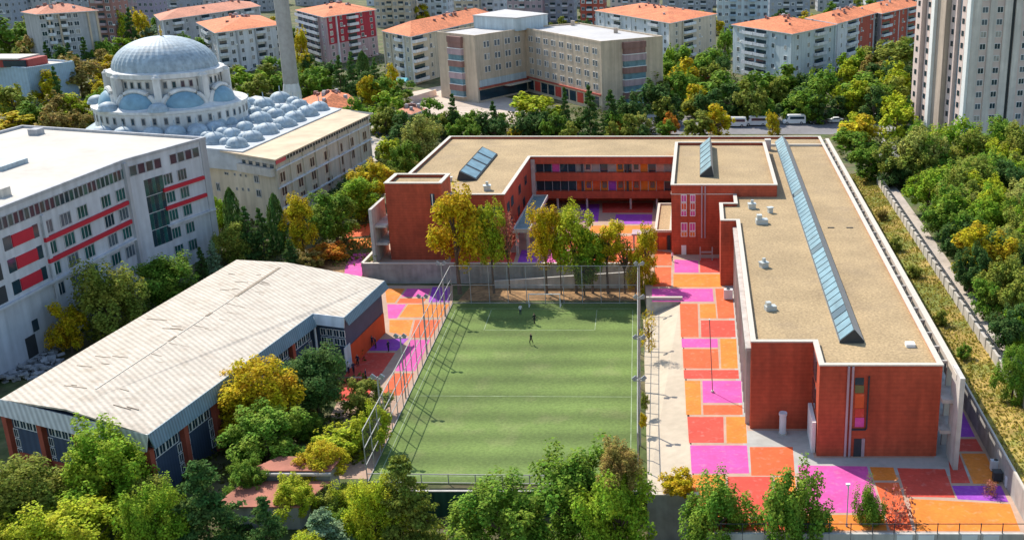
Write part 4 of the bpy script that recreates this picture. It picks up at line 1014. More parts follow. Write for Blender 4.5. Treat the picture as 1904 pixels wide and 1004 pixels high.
far('beige block with many balconies behind the crimson house', 700, 765, 52, 26, BEIGE, 6, 8, (2, 4), balm=CREAM)
far('pale grey block behind the wide orange roof', 768, 835, 46, 26, WHITE_R, 6, 8, (1, 4))
far('cream block at the top edge behind the wide orange roof', 838, 892, 30, 24, CREAM, 5, 7, (1, 3))
far('white block at the top edge above the office roof', 895, 940, 28, 24, WHITE_R, 4, 7, (1,))
far('mauve block at the top edge above the long office wing', 945, 1010, 45, 24, PINK_R, 6, 7, (2,))
far('blue-grey block at the top edge above the long office wing', 1012, 1068, 42, 24, mat('blue_grey_render', (0.33, 0.36, 0.42), .85), 5, 7, (1, 3))
far('brick-red house at the top edge left of the cream house', 1080, 1125, 50, 17, BRICK_R, 4, 5, (1,), roof=TILE)
far('pale pink block at the top edge behind the cream house', 1135, 1225, 20, 20, PALEPINK, 8, 6, (2, 5))
far('small grey block at the top edge right of the pink one', 1232, 1325, 24, 20, GREY_R, 8, 6, (1, 4, 6))
far('tall white and blue block behind the pale blue house', 1333, 1428, 62, 34, LBLUE_R, 8, 10, (2, 5), balm=BLUE_R)
far('grey-blue block right of the tall white one at the top', 1430, 1505, 38, 26, mat('blue_grey_render', (0.33, 0.36, 0.42), .85), 6, 8, (2, 4))
far('grey block at the top edge behind the terraced orange roofs', 1520, 1600, 22, 24, GREY_R, 6, 7, (2,))
far('pale block at the top edge left of the residential tower', 1610, 1705, 18, 22, WHITE_R, 7, 7, (1, 5))
# two further rows so that the town goes on
r2_ = random.Random(31)
for k in range(16):
    xl = -30 + k * 118 + r2_.uniform(-14, 14)
    pos = ('first', 'second', 'third', 'fourth', 'fifth', 'sixth', 'seventh', 'eighth', 'ninth', 'tenth', 'eleventh', 'twelfth', 'thirteenth', 'fourteenth', 'fifteenth', 'sixteenth')[k]
    far('%s block from the left in the farthest row of town houses' % pos, xl, xl + r2_.uniform(70, 95), r2_.uniform(2, 14), r2_.uniform(18, 26), r2_.choice((GREY_R, WHITE_R, CREAM, PINK_R, BEIGE)), 6, 7, (r2_.randrange(6),), roof=r2_.choice(('flat', TILE_R)))

# blue clad building on the left and small roofs
bl = apartment('blue clad building with white roof terrace at the left edge', (-60, 120), (49, 128), (58, 112), 11, 3, BLUE_R, BLUE_R, 'flat', 0, 0, depth=16, name='blue_building')
box('terrace_wall', bl, -16, -1, 3, 13, 10.9, 13.2, mat('terrace_red', (0.36, 0.07, 0.06), .8)); box('terrace_roof', bl, -17, -3.5, 2.4, 13.5, 13.21, 13.6, WHITEROOF); box('terrace_room', bl, -8, -1.5, 2.2, 2.95, 11.1, 13.0, GLASS_D)
def cottage(label, pl, pc, pr_, z, wl, roof=TILE, rise=2.0, base=0.0):
    return apartment(label, pl, pc, pr_, z, 1, wl, wl, roof, 2, 2, rise=rise, over=.6, name='small_house', cat='house', base=base)
cottage('low house with hipped orange roof between minaret and trees', (566, 185), (585, 206), (668, 196), 5, CREAM, TILE, 3.0)
cottage('small pink-roofed house left of the mosque', (55, 152), (62, 158), (97, 147), 4, PALEPINK, TILE_R, 1.2)
cottage('small red-roofed hut in the trees behind the cream house', (1288, 122), (1308, 130), (1344, 125), 4, BRICK_R, TILE, 1.4)
cottage('small terracotta roof in the yard before the office wing', (742, 205), (765, 212), (790, 203), 3.2, CREAM, TILE_R, 1.0)
# low shed with red-brown sheet roof
z = LOW + 3.4
sp4 = [G(458, 872, z), G(615, 872, z), G(634, 848, z), G(520, 845, z)]
sh0 = sp4[0]; shed = thing('equipment_shed', 'low shed with red-brown sheet roof below the pitch corner', 'shed', (sh0[0], sh0[1], LOW - .5))
q4 = [(p[0] - sh0[0], p[1] - sh0[1]) for p in sp4]
prism('wall', shed, offset(ccw(q4), -.3), 0, 3.6, CONC_D); prism('sheet_roof', shed, q4, 3.61, 3.75, RUSTROOF)
e4 = [q4[0], q4[1], (q4[1][0] - 1.5, q4[1][1] - 5), (q4[0][0] - 1.5, q4[0][1] - 5)]
prism('gutter', shed, [q4[0], q4[1], (q4[1][0], q4[1][1] - .35), (q4[0][0], q4[0][1] - .35)], 3.3, 3.55, CONC)
prism('lower_roof', shed, [(x, y - .4) for x, y in e4], 2.6, 2.75, RUSTROOF); prism('wall', shed, offset(ccw([(x, y - .4) for x, y in e4]), -.3), 0, 2.59, CONC_D)

# ------------------------------------------------------------------ beige office building in two wings
ZO = 20.0
O1, O2, O3, O4, O5 = [G(*p, ZO) for p in [(812, 60), (882, 67), (977, 53), (1117, 78), (1232, 68)]]
off = thing('office_building', 'beige five-storey office in two wings with pale flat roofs', 'building', (O3[0], O3[1], 0))
qo = lambda p: (p[0] - O3[0], p[1] - O3[1])
b1 = [qo(p) for p in (O1, O2, O3, (O3[0] + O1[0] - O2[0], O3[1] + O1[1] - O2[1]))]
dx_, dy_ = O5[0] - O4[0], O5[1] - O4[1]
o3b = lerp2(O3, O4, -.06)
b2 = [qo(p) for p in (o3b, O4, O5, (o3b[0] + dx_, o3b[1] + dy_))]
ROOF_O = mat('office_roof', (0.47, 0.45, 0.44), .85, .06, .6, .08, .1)
for b, zz in ((b1, ZO), (b2, ZO + .02)):
    prism('wall', off, b, 0, zz - .4, BEIGE); prism('flat_roof', off, offset(ccw(b), -.4), zz - .395, zz - .34, ROOF_O); ring('parapet', off, b, .06, .35, zz - .398, zz + .1, BEIGE)
cx_ = [qo(p) for p in [G(880, 33, 23), G(960, 38, 23), G(1018, 30, 23), G(940, 22, 23)]]
prism('stair_head', off, cx_, ZO - .4, 23.4, LBLUE_R); prism('stair_head_roof', off, offset(ccw(cx_), .2), 23.41, 23.7, ROOF_O)
d, L = unit(b1[1], b1[2])
for r in range(3):
    for j in range(4):
        for s in (-.75, .75): window(off, b1[1], d, 2.6 + (L - 4.5) * (j + .5) / 4 + s, 17.0 - r * 3.7, 1.05, 1.9, vary(WIN_W), out=.02)
wall_box('shopfront', off, b1[1], d, 1.0, L - 1, 4.6, 6.6, 0, .12, LBLUE_R); wall_box('red_fascia', off, b1[1], d, .5, L - .5, 4.0, 4.5, 0, .6, BRICK_R); wall_box('shop_glass', off, b1[1], d, .8, L - .8, .6, 3.6, 0, .1, GLASS_D); wall_box('awning', off, b1[1], d, L * .5, L - .2, 3.6, 3.95, .1, 2.4, CREAM)
d, L = unit(b2[0], b2[1])
for r in range(4):
    for j in range(9):
        for s in (-.75, .75): window(off, b2[0], d, 3.5 + (L - 4.5) * (j + .5) / 9 + s, 17.0 - r * 3.4, 1.05, 1.8, vary(WIN_W), out=.02)
wall_box('red_fascia', off, b2[0], d, 2.5, L - .5, 4.6, 5.0, 0, .5, BRICK_R)
for j in range(10): wall_box('shop_glass', off, b2[0], d, 3 + (L - 4) * j / 10, 3 + (L - 4) * (j + .8) / 10, 1.0, 4.0, 0, .1, (GLASS_D, P_RED, GLASS_D)[j % 3])
for p, q in ((b1[0], b1[1]), (b2[1], b2[2])):
    d, L = unit(p, q)
    for r in range(5):
        zz = 17.6 - r * 3.6
        wall_box('bay_window', off, p, d, L * .34, L * .68, zz - 1.7, zz - .1, 0, 1.0, GLASS_B if r else BROWN_R)
        wall_box('bay_spandrel', off, p, d, L * .33, L * .69, zz - .09, zz + 1.7, 0, 1.15, (BROWN_R, PINK_R)[r % 2])
        wall_box('bay_sill', off, p, d, L * .33, L * .69, zz - 1.9, zz - 1.71, 0, 1.25, WHITE)
for px, py in ((985, 45), (1065, 48), (1145, 62), (915, 48)):
    x, y = G(px, py, ZO - .3); box('roof_chimney', off, x - O3[0] - .6, x - O3[0] + .6, y - O3[1] - .6, y - O3[1] + .6, ZO - .34, ZO + 1.2, TAN)

# ------------------------------------------------------------------ residential tower on the right
tx, ty = G(1790, 256)
TR = math.radians(14)
tower = thing('residential_tower', 'very tall residential tower with vertical fins at the right edge', 'tower', (tx, ty, 0), TR)
TH_ = 52
def tb(name, x0, x1, y0, y1, m, z1=TH_): return box(name, tower, x0, x1, y0, y1, 0, z1, m)
TOWER_C = mat('tower_cream', (0.62, 0.56, 0.51), .85, .06, .7, .08, .12, streak=.15)
tb('wall', .2, 34, .2, 30, TAN)
# lit side, seen from the left: fins and window strips stepping back
tb('fin', -.6, .19, -.1, 1.8, WHITE)
tb('window_strip', -.3, .199, 2.6, 4.8, PALEPINK); tb('recess', .0, .19, 1.8, 2.6, STONE_G)
tb('window_strip', -1.0, .19, 6.2, 9.4, PALEPINK); tb('recess', .05, .19, 4.8, 6.2, LEAD)
tb('blank_panel', -2.4, .19, 9.6, 15.5, TAN); tb('fin', -3.3, -2.41, 14.3, 16.0, WHITE)
tb('window_strip', -2.6, .19, 17, 20, PALEPINK); tb('window_strip', -3.6, .19, 21, 24.5, PALEPINK)
for k in range(17):
    z = 1.8 + k * 3.0
    for y, x in ((3.7, -.3), (7.8, -1.0), (18.5, -2.6), (22.7, -3.6)):
        window(tower, (x, y), (0, -1), 0, z, 1.2, 1.3, WIN_D, out=.02)
# shaded front: pale piers, window columns, a dark slot
tb('pier', .2, 2.2, -.5, .19, TOWER_C); tb('window_strip', 2.2, 4.6, -.1, .19, PALEPINK); tb('pier', 4.6, 6.4, -.5, .19, TOWER_C); tb('window_strip', 6.4, 8.6, -.1, .19, PALEPINK)
tb('pier', 8.6, 10.7, -.5, .19, TOWER_C); tb('dark_slot', 10.7, 11.8, .1, .19, DARK); tb('pier', 11.8, 13.6, -.3, .19, TOWER_C); tb('window_strip', 13.6, 16.6, -.1, .19, PALEPINK); tb('pier', 16.6, 19, -.5, .19, TOWER_C)
for k in range(17):
    for x in (3.4, 7.5, 15.1): window(tower, (x, -.1), (1, 0), 0, 1.8 + k * 3.0, 1.7, 1.5, vary(WIN_W), out=.02)
box('roof_slab', tower, -3.8, 34.3, -.7, 30.3, TH_ + .002, TH_ + .8, CONC)

# ------------------------------------------------------------------ trees
def leaf_mesh(name, centers, normals, sizes, rng):
    n = len(centers)
    r = rng.normal(size=(n, 3)); t = np.cross(normals, r); t /= np.linalg.norm(t, axis=1, keepdims=True) + 1e-9
    b = np.cross(normals, t)
    asp = rng.uniform(.5, .9, (n, 1)); s = sizes[:, None]
    bend = normals * s * rng.uniform(-.25, .25, (n, 1))
    V = np.stack([centers - t * s, centers - b * s * asp + bend, centers + t * s, centers + b * s * asp + bend], 1).reshape(-1, 3)
    me = bpy.data.meshes.new(name)
    me.vertices.add(4 * n); me.vertices.foreach_set('co', V.astype(np.float32).ravel())
    me.loops.add(4 * n); me.loops.foreach_set('vertex_index', np.arange(4 * n, dtype=np.int32))
    me.polygons.add(n); me.polygons.foreach_set('loop_start', np.arange(0, 4 * n, 4, dtype=np.int32)); me.polygons.foreach_set('loop_total', np.full(n, 4, np.int32))
    me.materials.append(LEAF); me.update(calc_edges=True)
    return me
def unitv(a): return a / (np.linalg.norm(a, axis=1, keepdims=True) + 1e-9)
def crown_round(seed, n, leaf, nb=24, tall=1.0, sub=6):
    rng = np.random.default_rng(seed)
    d = unitv(rng.normal(size=(nb, 3))); d[:, 2] = d[:, 2] * .95 + .08
    bc = d * rng.uniform(.30, .74, (nb, 1)); br = rng.uniform(.18, .36, nb)
    e = unitv(rng.normal(size=(nb * sub, 3))); e[:, 2] = np.abs(e[:, 2]) * .8 + e[:, 2] * .2
    sc = np.repeat(bc, sub, 0) + e * np.repeat(br, sub)[:, None] * rng.uniform(.6, 1.1, (nb * sub, 1)); sr = rng.uniform(.07, .17, nb * sub)
    w = sr ** 2; pick = rng.choice(nb * sub, n, p=w / w.sum())
    q = unitv(rng.normal(size=(n, 3)))
    c = sc[pick] + q * sr[pick][:, None] * rng.uniform(.55, 1.15, (n, 1))
    if tall != 1.0:
        c[:, :2] *= 1 - .28 * np.clip(c[:, 2:3], -.4, 1)
    h = np.linalg.norm(c[:, :2], axis=1); c[:, :2] *= .98 / np.percentile(h, 98)
    lo, hi = np.percentile(c[:, 2], 1.5), np.percentile(c[:, 2], 98.8); c[:, 2] = (c[:, 2] - lo) / (hi - lo) * 2 - 1
    nr = unitv(q * .45 + e[pick] * .4 + .4 * rng.normal(size=(n, 3)) + np.array([-.1, -.05, .7]))
    return leaf_mesh('crown_leaves', c, nr, leaf * rng.uniform(.6, 1.4, n), rng)
def crown_cone(seed, n, leaf, layers=11, droop=.18, narrow=False):
    rng = np.random.default_rng(seed)
    C = []; N = []
    if narrow:
        h = rng.uniform(-1, 1, n); R = np.clip(1 - ((h + .25) / 1.25) ** 2, 0.02, 1) ** .6
        a = rng.uniform(0, 2 * np.pi, n); lump = 1 + .18 * np.sin(a * 5 + h * 9) + .1 * rng.normal(size=n)
        c = np.stack([np.cos(a) * R * lump, np.sin(a) * R * lump, h], 1); nr = np.stack([np.cos(a), np.sin(a), .5 + 0 * a], 1)
        return leaf_mesh('crown_leaves', c, unitv(nr + .5 * rng.normal(size=(n, 3))), leaf * rng.uniform(.6, 1.3, n), rng)
    nb = layers * 9
    for k in range(nb):
        lay = k // 9; h = -1 + 2 * (lay + rng.uniform(-.3, .3)) / layers
        R = max(.06, (1 - (h + 1) / 2) ** .8) * rng.uniform(.75, 1.1); a = rng.uniform(0, 2 * np.pi)
        m = max(8, int(n / nb * (.4 + 1.3 * R)))
        t = rng.uniform(.15, 1, m) ** .7
        base = np.stack([np.cos(a) * R * t, np.sin(a) * R * t, h - droop * t * R + .05 * (t ** 2)], 1)
        wdt = .16 * R * (1.1 - t)[:, None] + .03
        off_ = rng.normal(size=(m, 3)) * wdt * np.array([1, 1, .35])
        C.append(base + off_); N.append(np.array([[np.cos(a) * .4, np.sin(a) * .4, 1.0]]) + .6 * rng.normal(size=(m, 3)))
    C = np.concatenate(C); N = unitv(np.concatenate(N)); n2 = len(C)
    return leaf_mesh('crown_leaves', C, N, leaf * rng.uniform(.6, 1.3, n2), rng)
def trunk_mesh(seed, limbs, reach=.55):
    """unit trunk: foot at 0, crown centre at z = 1, limbs reaching into the crown; x and y in crown radii"""
    r = random.Random(seed); parts = []
    p = [(0, 0, -.05), (r.uniform(-.02, .02), r.uniform(-.02, .02), .35), (r.uniform(-.05, .05), r.uniform(-.05, .05), .75), (r.uniform(-.06, .06), r.uniform(-.06, .06), 1.25)]
    parts.append(tube_geo(p, [.075, .055, .045, .015], 7))
    for k in range(limbs):
        a = 2 * math.pi * k / limbs + r.uniform(-.4, .4); z0 = r.uniform(.55, .9); ln = r.uniform(.6, 1) * reach
        q = [(0, 0, z0), (math.cos(a) * ln * .5, math.sin(a) * ln * .5, z0 + .16), (math.cos(a) * ln, math.sin(a) * ln, z0 + r.uniform(.25, .55))]
        parts.append(tube_geo(q, [.035, .025, .008], 5))
    return mesh('trunk_wood', *join_geo(parts), BARK)
PROT = {}
def protos(kind):
    if kind in PROT: return PROT[kind]
    if kind == 'near':   c = [crown_round(s, 19000, .032, 28) for s in (1, 2, 3)]; t = [trunk_mesh(s, 7) for s in (1, 2, 3)]
    elif kind == 'mid':  c = [crown_round(s, 9500, .045, 24) for s in (11, 12, 13, 14)]; t = [trunk_mesh(s, 6) for s in (4, 5)]
    elif kind == 'far':  c = [crown_round(s, 3600, .075, 18) for s in (21, 22, 23, 24)]; t = [trunk_mesh(s, 5) for s in (6, 7)]
    elif kind == 'plane': c = [crown_round(s, 9500, .042, 30, tall=1.3) for s in (31, 32, 33)]; t = [trunk_mesh(s, 8, .4) for s in (8, 9)]
    elif kind == 'sparse': c = [crown_round(s, 900, .06, 30, tall=1.2) for s in (41, 42)]; t = [trunk_mesh(s, 14, .75) for s in (10, 11)]
    elif kind == 'cypress': c = [crown_cone(s, 2400, .10, narrow=True) for s in (51, 52)]; t = [trunk_mesh(s, 2, .15) for s in (12,)]
    elif kind == 'conifer': c = [crown_cone(s, 4200, .06) for s in (61, 62)]; t = [trunk_mesh(s, 5, .3) for s in (13,)]
    elif kind == 'pine': c = [crown_cone(s, 13000, .034, 10, .1) for s in (71, 72)]; t = [trunk_mesh(s, 6, .4) for s in (14,)]
    PROT[kind] = (c, t); return PROT[kind]
C_DARK = (0.078, 0.148, 0.036); C_GREEN = (0.16, 0.268, 0.030); C_BRIGHT = (0.235, 0.355, 0.026); C_LIME = (0.37, 0.42, 0.026); C_OLIVE = (0.235, 0.27, 0.042)
C_YELLOW = (0.48, 0.40, 0.02); C_GOLD = (0.52, 0.40, 0.016); C_ORANGE = (0.55, 0.25, 0.03); C_BLUEG = (0.24, 0.34, 0.18); C_BROWN = (0.30, 0.235, 0.06); C_RUST = (0.38, 0.15, 0.10); C_PALE = (0.36, 0.38, 0.09)
tree_n = [0]
def tree(kind, cx, cy, rx, ry, col, label, clear=2.0, ground=None, name=None, group=None, Y=None):
    """a tree whose crown is centred on the given photo pixel with the given half sizes in pixels"""
    tree_n[0] += 1
    r = random.Random(tree_n[0] * 17 + int(cx))
    zc = 6.0
    for _ in range(8):
        x, y = G(cx, cy, zc); k = m_per_px(x, y, zc); R, V = rx * k * 1.12, ry * k * .97
        g = zg(x, y) if ground is None else ground
        if ground is None and -9 < x < 31.1 and 87 < y < 224: g = 0.0 if cy < 900 or y > 92 else -4.5
        zc = g + clear * .7 + V * .88
    if Y is not None:
        x, y, zc = on_y(cx, cy, Y); k = m_per_px(x, y, zc); R, V = rx * k * 1.04, ry * k * 1.04; g = zg(x, y)
    c, t = protos(kind)
    o = thing(name or ('shrub' if clear < .6 else 'cypress_tree' if kind == 'cypress' else 'conifer_tree' if kind in ('conifer', 'pine') else 'broadleaf_tree'), label, 'shrub' if clear < .6 else 'tree', (x, y, g), r.uniform(0, 6.28), group)
    cr = link('crown', c[r.randrange(len(c))], o); cr.location = (0, 0, zc - g); cr.scale = (R, R * r.uniform(.9, 1.08), V)
    v = r.uniform(.9, 1.1); cr.color = (col[0] * v, col[1] * v, col[2] * v, 1)
    tr = link('trunk', t[r.randrange(len(t))], o); tr.scale = (R, R, zc - g)
    if kind in ('cypress', 'conifer', 'pine'): tr.scale = (min(R, 2.5), min(R, 2.5), zc - g)
    return o
TREES = [
 # near row along the bottom of the picture
 ('near', 42, 930, 80, 76, C_OLIVE, 'olive-green tree at the left edge in front of the sports hall', 2),
 ('near', 195, 872, 84, 82, C_BRIGHT, 'big bright green tree hiding the near corner of the sports hall', 2),
 ('near', 150, 995, 90, 66, C_LIME, 'yellow-green treetop at the bottom left below the bright green tree', 2),
 ('near', 40, 1010, 66, 50, C_LIME, 'lime treetop cut off by the bottom left corner', 2),
 ('near', 290, 975, 56, 76, C_BRIGHT, 'fresh green tree left of the dark layered pine at the bottom', 2),
 ('pine', 378, 935, 84, 102, C_DARK, 'dark layered pine below the sports hall, left of the shed', 1.5),
 ('pine', 492, 980, 50, 76, C_DARK, 'narrow dark conifer in front of the red-brown shed roof', 1.5),
 ('pine', 602, 1000, 78, 66, C_BLUEG, 'pale blue-green cedar at the bottom edge under the shed', 1.5),
 ('near', 605, 912, 46, 36, C_YELLOW, 'small yellowing tree at the corner of the red-brown shed', 1.5),
 ('near', 545, 925, 44, 36, C_LIME, 'yellow-green tree leaning over the lower red-brown shed roof', 1.2),
 ('near', 455, 890, 34, 34, C_GREEN, 'green tree at the left end of the red-brown shed', 1.5),
 ('near', 695, 962, 48, 74, C_LIME, 'yellow-green tree left of the green screen wall', 2),
 ('pine', 748, 930, 72, 108, C_OLIVE, 'olive conifer beside the green screen wall below the pitch', 1.5),
 ('near', 930, 970, 92, 84, C_GREEN, 'green tree at the bottom edge under the pitch centre', 2),
 ('near', 1062, 932, 96, 94, C_GREEN, 'largest green tree at the bottom, overlapping the near touchline', 2),
 ('near', 1150, 955, 66, 92, C_BRIGHT, 'bright green tree beside the pitch fence at the bottom', 2),
 ('near', 1150, 868, 46, 46, C_BROWN, 'bronze-tinted treetop above the large green tree by the pitch', 5),
 ('near', 1332, 970, 66, 90, C_GREEN, 'green tree at the bottom in front of the painted court', 2),
 ('near', 1476, 966, 72, 94, C_GREEN, 'rounded green tree in front of the big pink paving block', 2),
 ('near', 1612, 972, 30, 74, C_GREEN, 'slim green tree left of the bare reddish shrub', 2),
 ('sparse', 1664, 975, 38, 74, C_RUST, 'thin reddish nearly bare tree in front of the orange paving', 1),
 ('mid', 1262, 972, 36, 22, C_GOLD, 'golden shrub below the end of the cream strip', .2),
 ('sparse', 1835, 980, 16, 14, C_RUST, 'tiny rust-red sapling at the edge of the orange paving', .3),
 # round the sports hall
 ('near', 478, 735, 76, 66, C_GOLD, 'golden yellow tree against the side of the sports hall', 3),
 ('near', 492, 808, 78, 52, C_GREEN, 'green tree under the golden one beside the sports hall', 1.5),
 ('near', 586, 706, 58, 58, C_DARK, 'dark green round tree by the notch of the sports hall', 2),
 ('mid', 682, 742, 42, 32, C_OLIVE, 'olive shrub beside the netted fence near the dark round tree', .3),
 ('mid', 640, 820, 60, 28, C_LIME, 'yellow-green bushes spreading above the red-brown shed roof', .2),
 ('mid', 692, 800, 34, 44, C_LIME, 'lime climber growing up the pitch fence corner', .3),
 ('mid', 575, 790, 30, 22, C_GREEN, 'low green shrub between the golden tree and the yellow bushes', .3),
 ('near', 195, 562, 68, 72, C_OLIVE, 'olive-green tree before the white block with red bands', 2),
 ('mid', 125, 605, 33, 42, C_GOLD, 'small golden tree beside the rubble heap', 2),
 ('near', 308, 525, 62, 48, C_GREEN, 'spreading green tree before the glass stair of the white block', 2),
 ('conifer', 374, 488, 15, 34, C_DARK, 'small dark conifer near the corner of the white block', 1),
 ('conifer', 395, 472, 16, 30, C_BLUEG, 'small blue-green conifer behind the sports hall roof', 1),
 ('cypress', 432, 400, 12, 52, C_DARK, 'left tall cypress in front of the cream annexe', 1),
 ('cypress', 514, 415, 13, 56, C_DARK, 'tall dark cypress at the corner of the cream annexe', 1),
 ('mid', 428, 452, 32, 34, C_OLIVE, 'dull olive tree behind the sports hall beside the cypresses', 1),
 ('conifer', 458, 428, 24, 52, C_DARK, 'dark conifer between the two cypresses, left one', 1),
 ('conifer', 486, 430, 24, 50, C_DARK, 'dark conifer between the two cypresses, right one', 1),
 ('mid', 412, 395, 18, 28, C_BRIGHT, 'fresh green tree in the gap between white block and annexe', 1.5),
 ('conifer', 540, 468, 20, 26, C_DARK, 'low dark conifer at the foot of the yellow-green tree', .8),
 ('plane', 558, 414, 32, 50, C_YELLOW, 'bright yellow tree before the long side of the annexe', 2.5),
 ('mid', 622, 396, 44, 42, C_GREEN, 'green tree with tall trunk right of the bright yellow one', 3),
 ('mid', 662, 365, 40, 36, C_BRIGHT, 'bright green tree between annexe and brick tower', 2.5),
 ('mid', 690, 340, 40, 34, C_YELLOW, 'yellow-green tree beside the far end of the annexe', 2.5),
 ('mid', 610, 470, 34, 16, C_ORANGE, 'low orange-brown shrub in the leafy bed by the ramp', .2),
 ('mid', 575, 485, 24, 14, C_BROWN, 'low brown shrub in the leafy bed behind the sports hall', .2),
 # in front of the school
 ('plane', 846, 420, 58, 66, C_GOLD, 'large golden plane tree with tall trunk in front of the brick tower', 2.5, 161.5),
 ('plane', 912, 436, 34, 52, C_LIME, 'slim yellow-green tree just right of the golden plane', 2, 161.5),
 ('sparse', 942, 438, 20, 40, C_RUST, 'thin reddish bare tree beside the canopy steps', 2, 161.5),
 ('plane', 1012, 436, 35, 50, C_GOLD, 'golden tree in the inner court right of the canopy', 2.5, 161.5),
 ('plane', 1068, 442, 42, 54, C_LIME, 'pale lime tree in the middle of the inner court', 2.5, 161.5),
 ('mid', 1100, 470, 36, 42, C_BRIGHT, 'fresh green tree at the right of the pale lime one', 2.5, 161.5),
 ('mid', 1128, 446, 36, 34, C_YELLOW, 'yellow tree behind the fresh green one in the inner court', 2.5, 161.5),
 ('sparse', 1160, 468, 26, 34, C_BROWN, 'thin brownish tree before the low link block', 2.5, 161.5),
 ('plane', 1200, 470, 30, 46, C_YELLOW, 'yellow tree at the corner of the far goal line', 2.5, 158.5),
 ('mid', 1040, 460, 18, 34, C_YELLOW, 'small yellow tree between the golden and the pale lime one', 2, 161.0),
 ('mid', 1085, 500, 26, 26, C_OLIVE, 'low olive crown under the pale lime tree at the retaining wall', 2, 160.5),
 ('mid', 1180, 500, 18, 34, C_GOLD, 'golden tree close left of the pitch corner', 2, 160.5),
 ('mid', 1208, 528, 17, 30, C_GOLD, 'golden bushy tree next to the wedge wall', 1, 158.5),
 ('sparse', 1206, 612, 17, 40, C_GOLD, 'thin golden tree leaning over the cream strip', 1),
 ('mid', 1200, 745, 9, 16, C_OLIVE, 'small climber on the pitch fence beside the strip', .5),
 ('mid', 1196, 780, 8, 14, C_GOLD, 'little golden climber lower down the pitch fence', .5),
 # left of the mosque
 ('far', 18, 70, 38, 34, C_GREEN, 'green tree clump at the left edge below the corner block', 2),
 ('far', 60, 65, 26, 28, C_OLIVE, 'olive tree left of the blank-panelled house', 2),
 ('far', 55, 100, 26, 22, C_DARK, 'dark tree behind the blue clad building', 1),
 ('conifer', 88, 105, 12, 30, C_DARK, 'dark conifer at the foot of the blank-panelled house, left', 1),
 ('conifer', 130, 105, 12, 28, C_DARK, 'dark conifer at the foot of the blank-panelled house, middle', 1),
 ('conifer', 158, 100, 14, 34, C_DARK, 'dark conifer at the foot of the blank-panelled house, right', 1),
 ('far', 190, 100, 20, 22, C_GREEN, 'green tree beneath the brown balconied block', 1),
 ('far', 222, 55, 20, 36, C_LIME, 'yellow-green tree right of the brown balconied block', 1),
 ('conifer', 243, 55, 16, 44, C_DARK, 'tall dark conifer above the left of the mosque dome', 1),
 ('far', 262, 48, 16, 26, C_YELLOW, 'yellowish tree beside the tall conifer above the dome', 1),
 ('far', 222, 88, 19, 16, C_BRIGHT, 'bright green round tree touching the dome on the left', 1),
 ('far', 208, 70, 14, 18, C_GREEN, 'mid green tree behind the bright round one', 1),
 ('far', 280, 62, 16, 12, C_BLUEG, 'grey-green bush just over the top of the dome', .5),
 ('conifer', 106, 165, 14, 46, C_DARK, 'tall dark conifer left of the mosque', 1),
 ('far', 82, 165, 22, 30, C_YELLOW, 'yellow tree between blue building and dark conifer', 1),
 ('far', 148, 142, 38, 34, C_BROWN, 'broad brown-olive tree left of the dome', 2),
 ('far', 196, 128, 28, 22, C_GOLD, 'golden tree close to the left of the dome', 2),
 ('far', 198, 178, 24, 28, C_YELLOW, 'yellow tree beside the mosque drum', 2),
 ('far', 150, 205, 33, 30, C_LIME, 'round lime tree in front of the mosque on the left', 1.5),
 ('far', 22, 190, 36, 32, C_OLIVE, 'olive tree before the blue clad building', 1.5),
 ('far', 60, 212, 26, 22, C_GREEN, 'green bush behind the white flat roof at left', 1),
 ('far', 25, 226, 42, 16, C_YELLOW, 'low yellow bushes at the left edge above the white roof', .4),
 ('far', 112, 224, 28, 14, C_ORANGE, 'low orange bush above the white flat roof', .4),
 ('far', 175, 230, 16, 12, C_DARK, 'dark small bush at the foot of the mosque', .4),
 # between minaret and office
 ('far', 460, 150, 34, 24, C_BRIGHT, 'green tree behind the small domes left of the minaret', 1.5),
 ('far', 500, 142, 26, 22, C_OLIVE, 'olive tree close to the left of the minaret', 1.5),
 ('far', 572, 128, 22, 26, C_YELLOW, 'yellow tree close to the right of the minaret', 1.5),
 ('far', 594, 148, 24, 22, C_GREEN, 'green tree above the hipped orange roof', 1.5),
 ('far', 560, 90, 12, 34, C_YELLOW, 'tall yellow tree hidden behind the minaret', 1.5),
 ('conifer', 632, 145, 20, 46, C_DARK, 'dark conifer in front of the crimson house, leftmost', 1),
 ('conifer', 655, 135, 18, 42, C_DARK, 'dark conifer in front of the crimson house, second', 1),
 ('cypress', 676, 132, 10, 36, C_DARK, 'thin cypress in front of the crimson house', 1),
 ('conifer', 698, 142, 18, 38, C_DARK, 'dark conifer in front of the crimson house, rightmost', 1),
 ('far', 690, 168, 24, 26, C_YELLOW, 'yellow-topped tree right of the hipped orange roof', 1.5),
 ('far', 722, 150, 16, 28, C_YELLOW, 'slim yellow tree beside the turquoise awning', 1.5),
 ('far', 716, 205, 36, 32, C_BRIGHT, 'leafy green tree at the end of the annexe', 1.5),
 ('far', 745, 235, 24, 20, C_DARK, 'dark tree under the leafy green one', 1),
 ('mid', 786, 258, 38, 42, C_PALE, 'pale yellow-green tree behind the left corner of the school', 2),
 ('mid', 745, 300, 26, 34, C_GREEN, 'green tree left of the school roof corner', 1.5),
 ('mid', 735, 330, 20, 20, C_OLIVE, 'olive bush behind the brick tower', .6),
 ('mid', 770, 312, 18, 16, C_BROWN, 'brownish bush against the school side wall', .5),
 # behind the school
 ('far', 800, 215, 28, 30, C_GREEN, 'green tree in front of the office wing end', 1.5),
 ('conifer', 842, 212, 17, 42, C_DARK, 'dark conifer at the left of the office yard', 1),
 ('far', 878, 230, 26, 24, C_GREEN, 'mid green tree behind the school roof, left', 1),
 ('conifer', 918, 222, 16, 38, C_DARK, 'dark conifer in the middle of the office yard', 1),
 ('far', 1000, 206, 46, 28, C_LIME, 'broad pale lime tree in the office yard', 1.5),
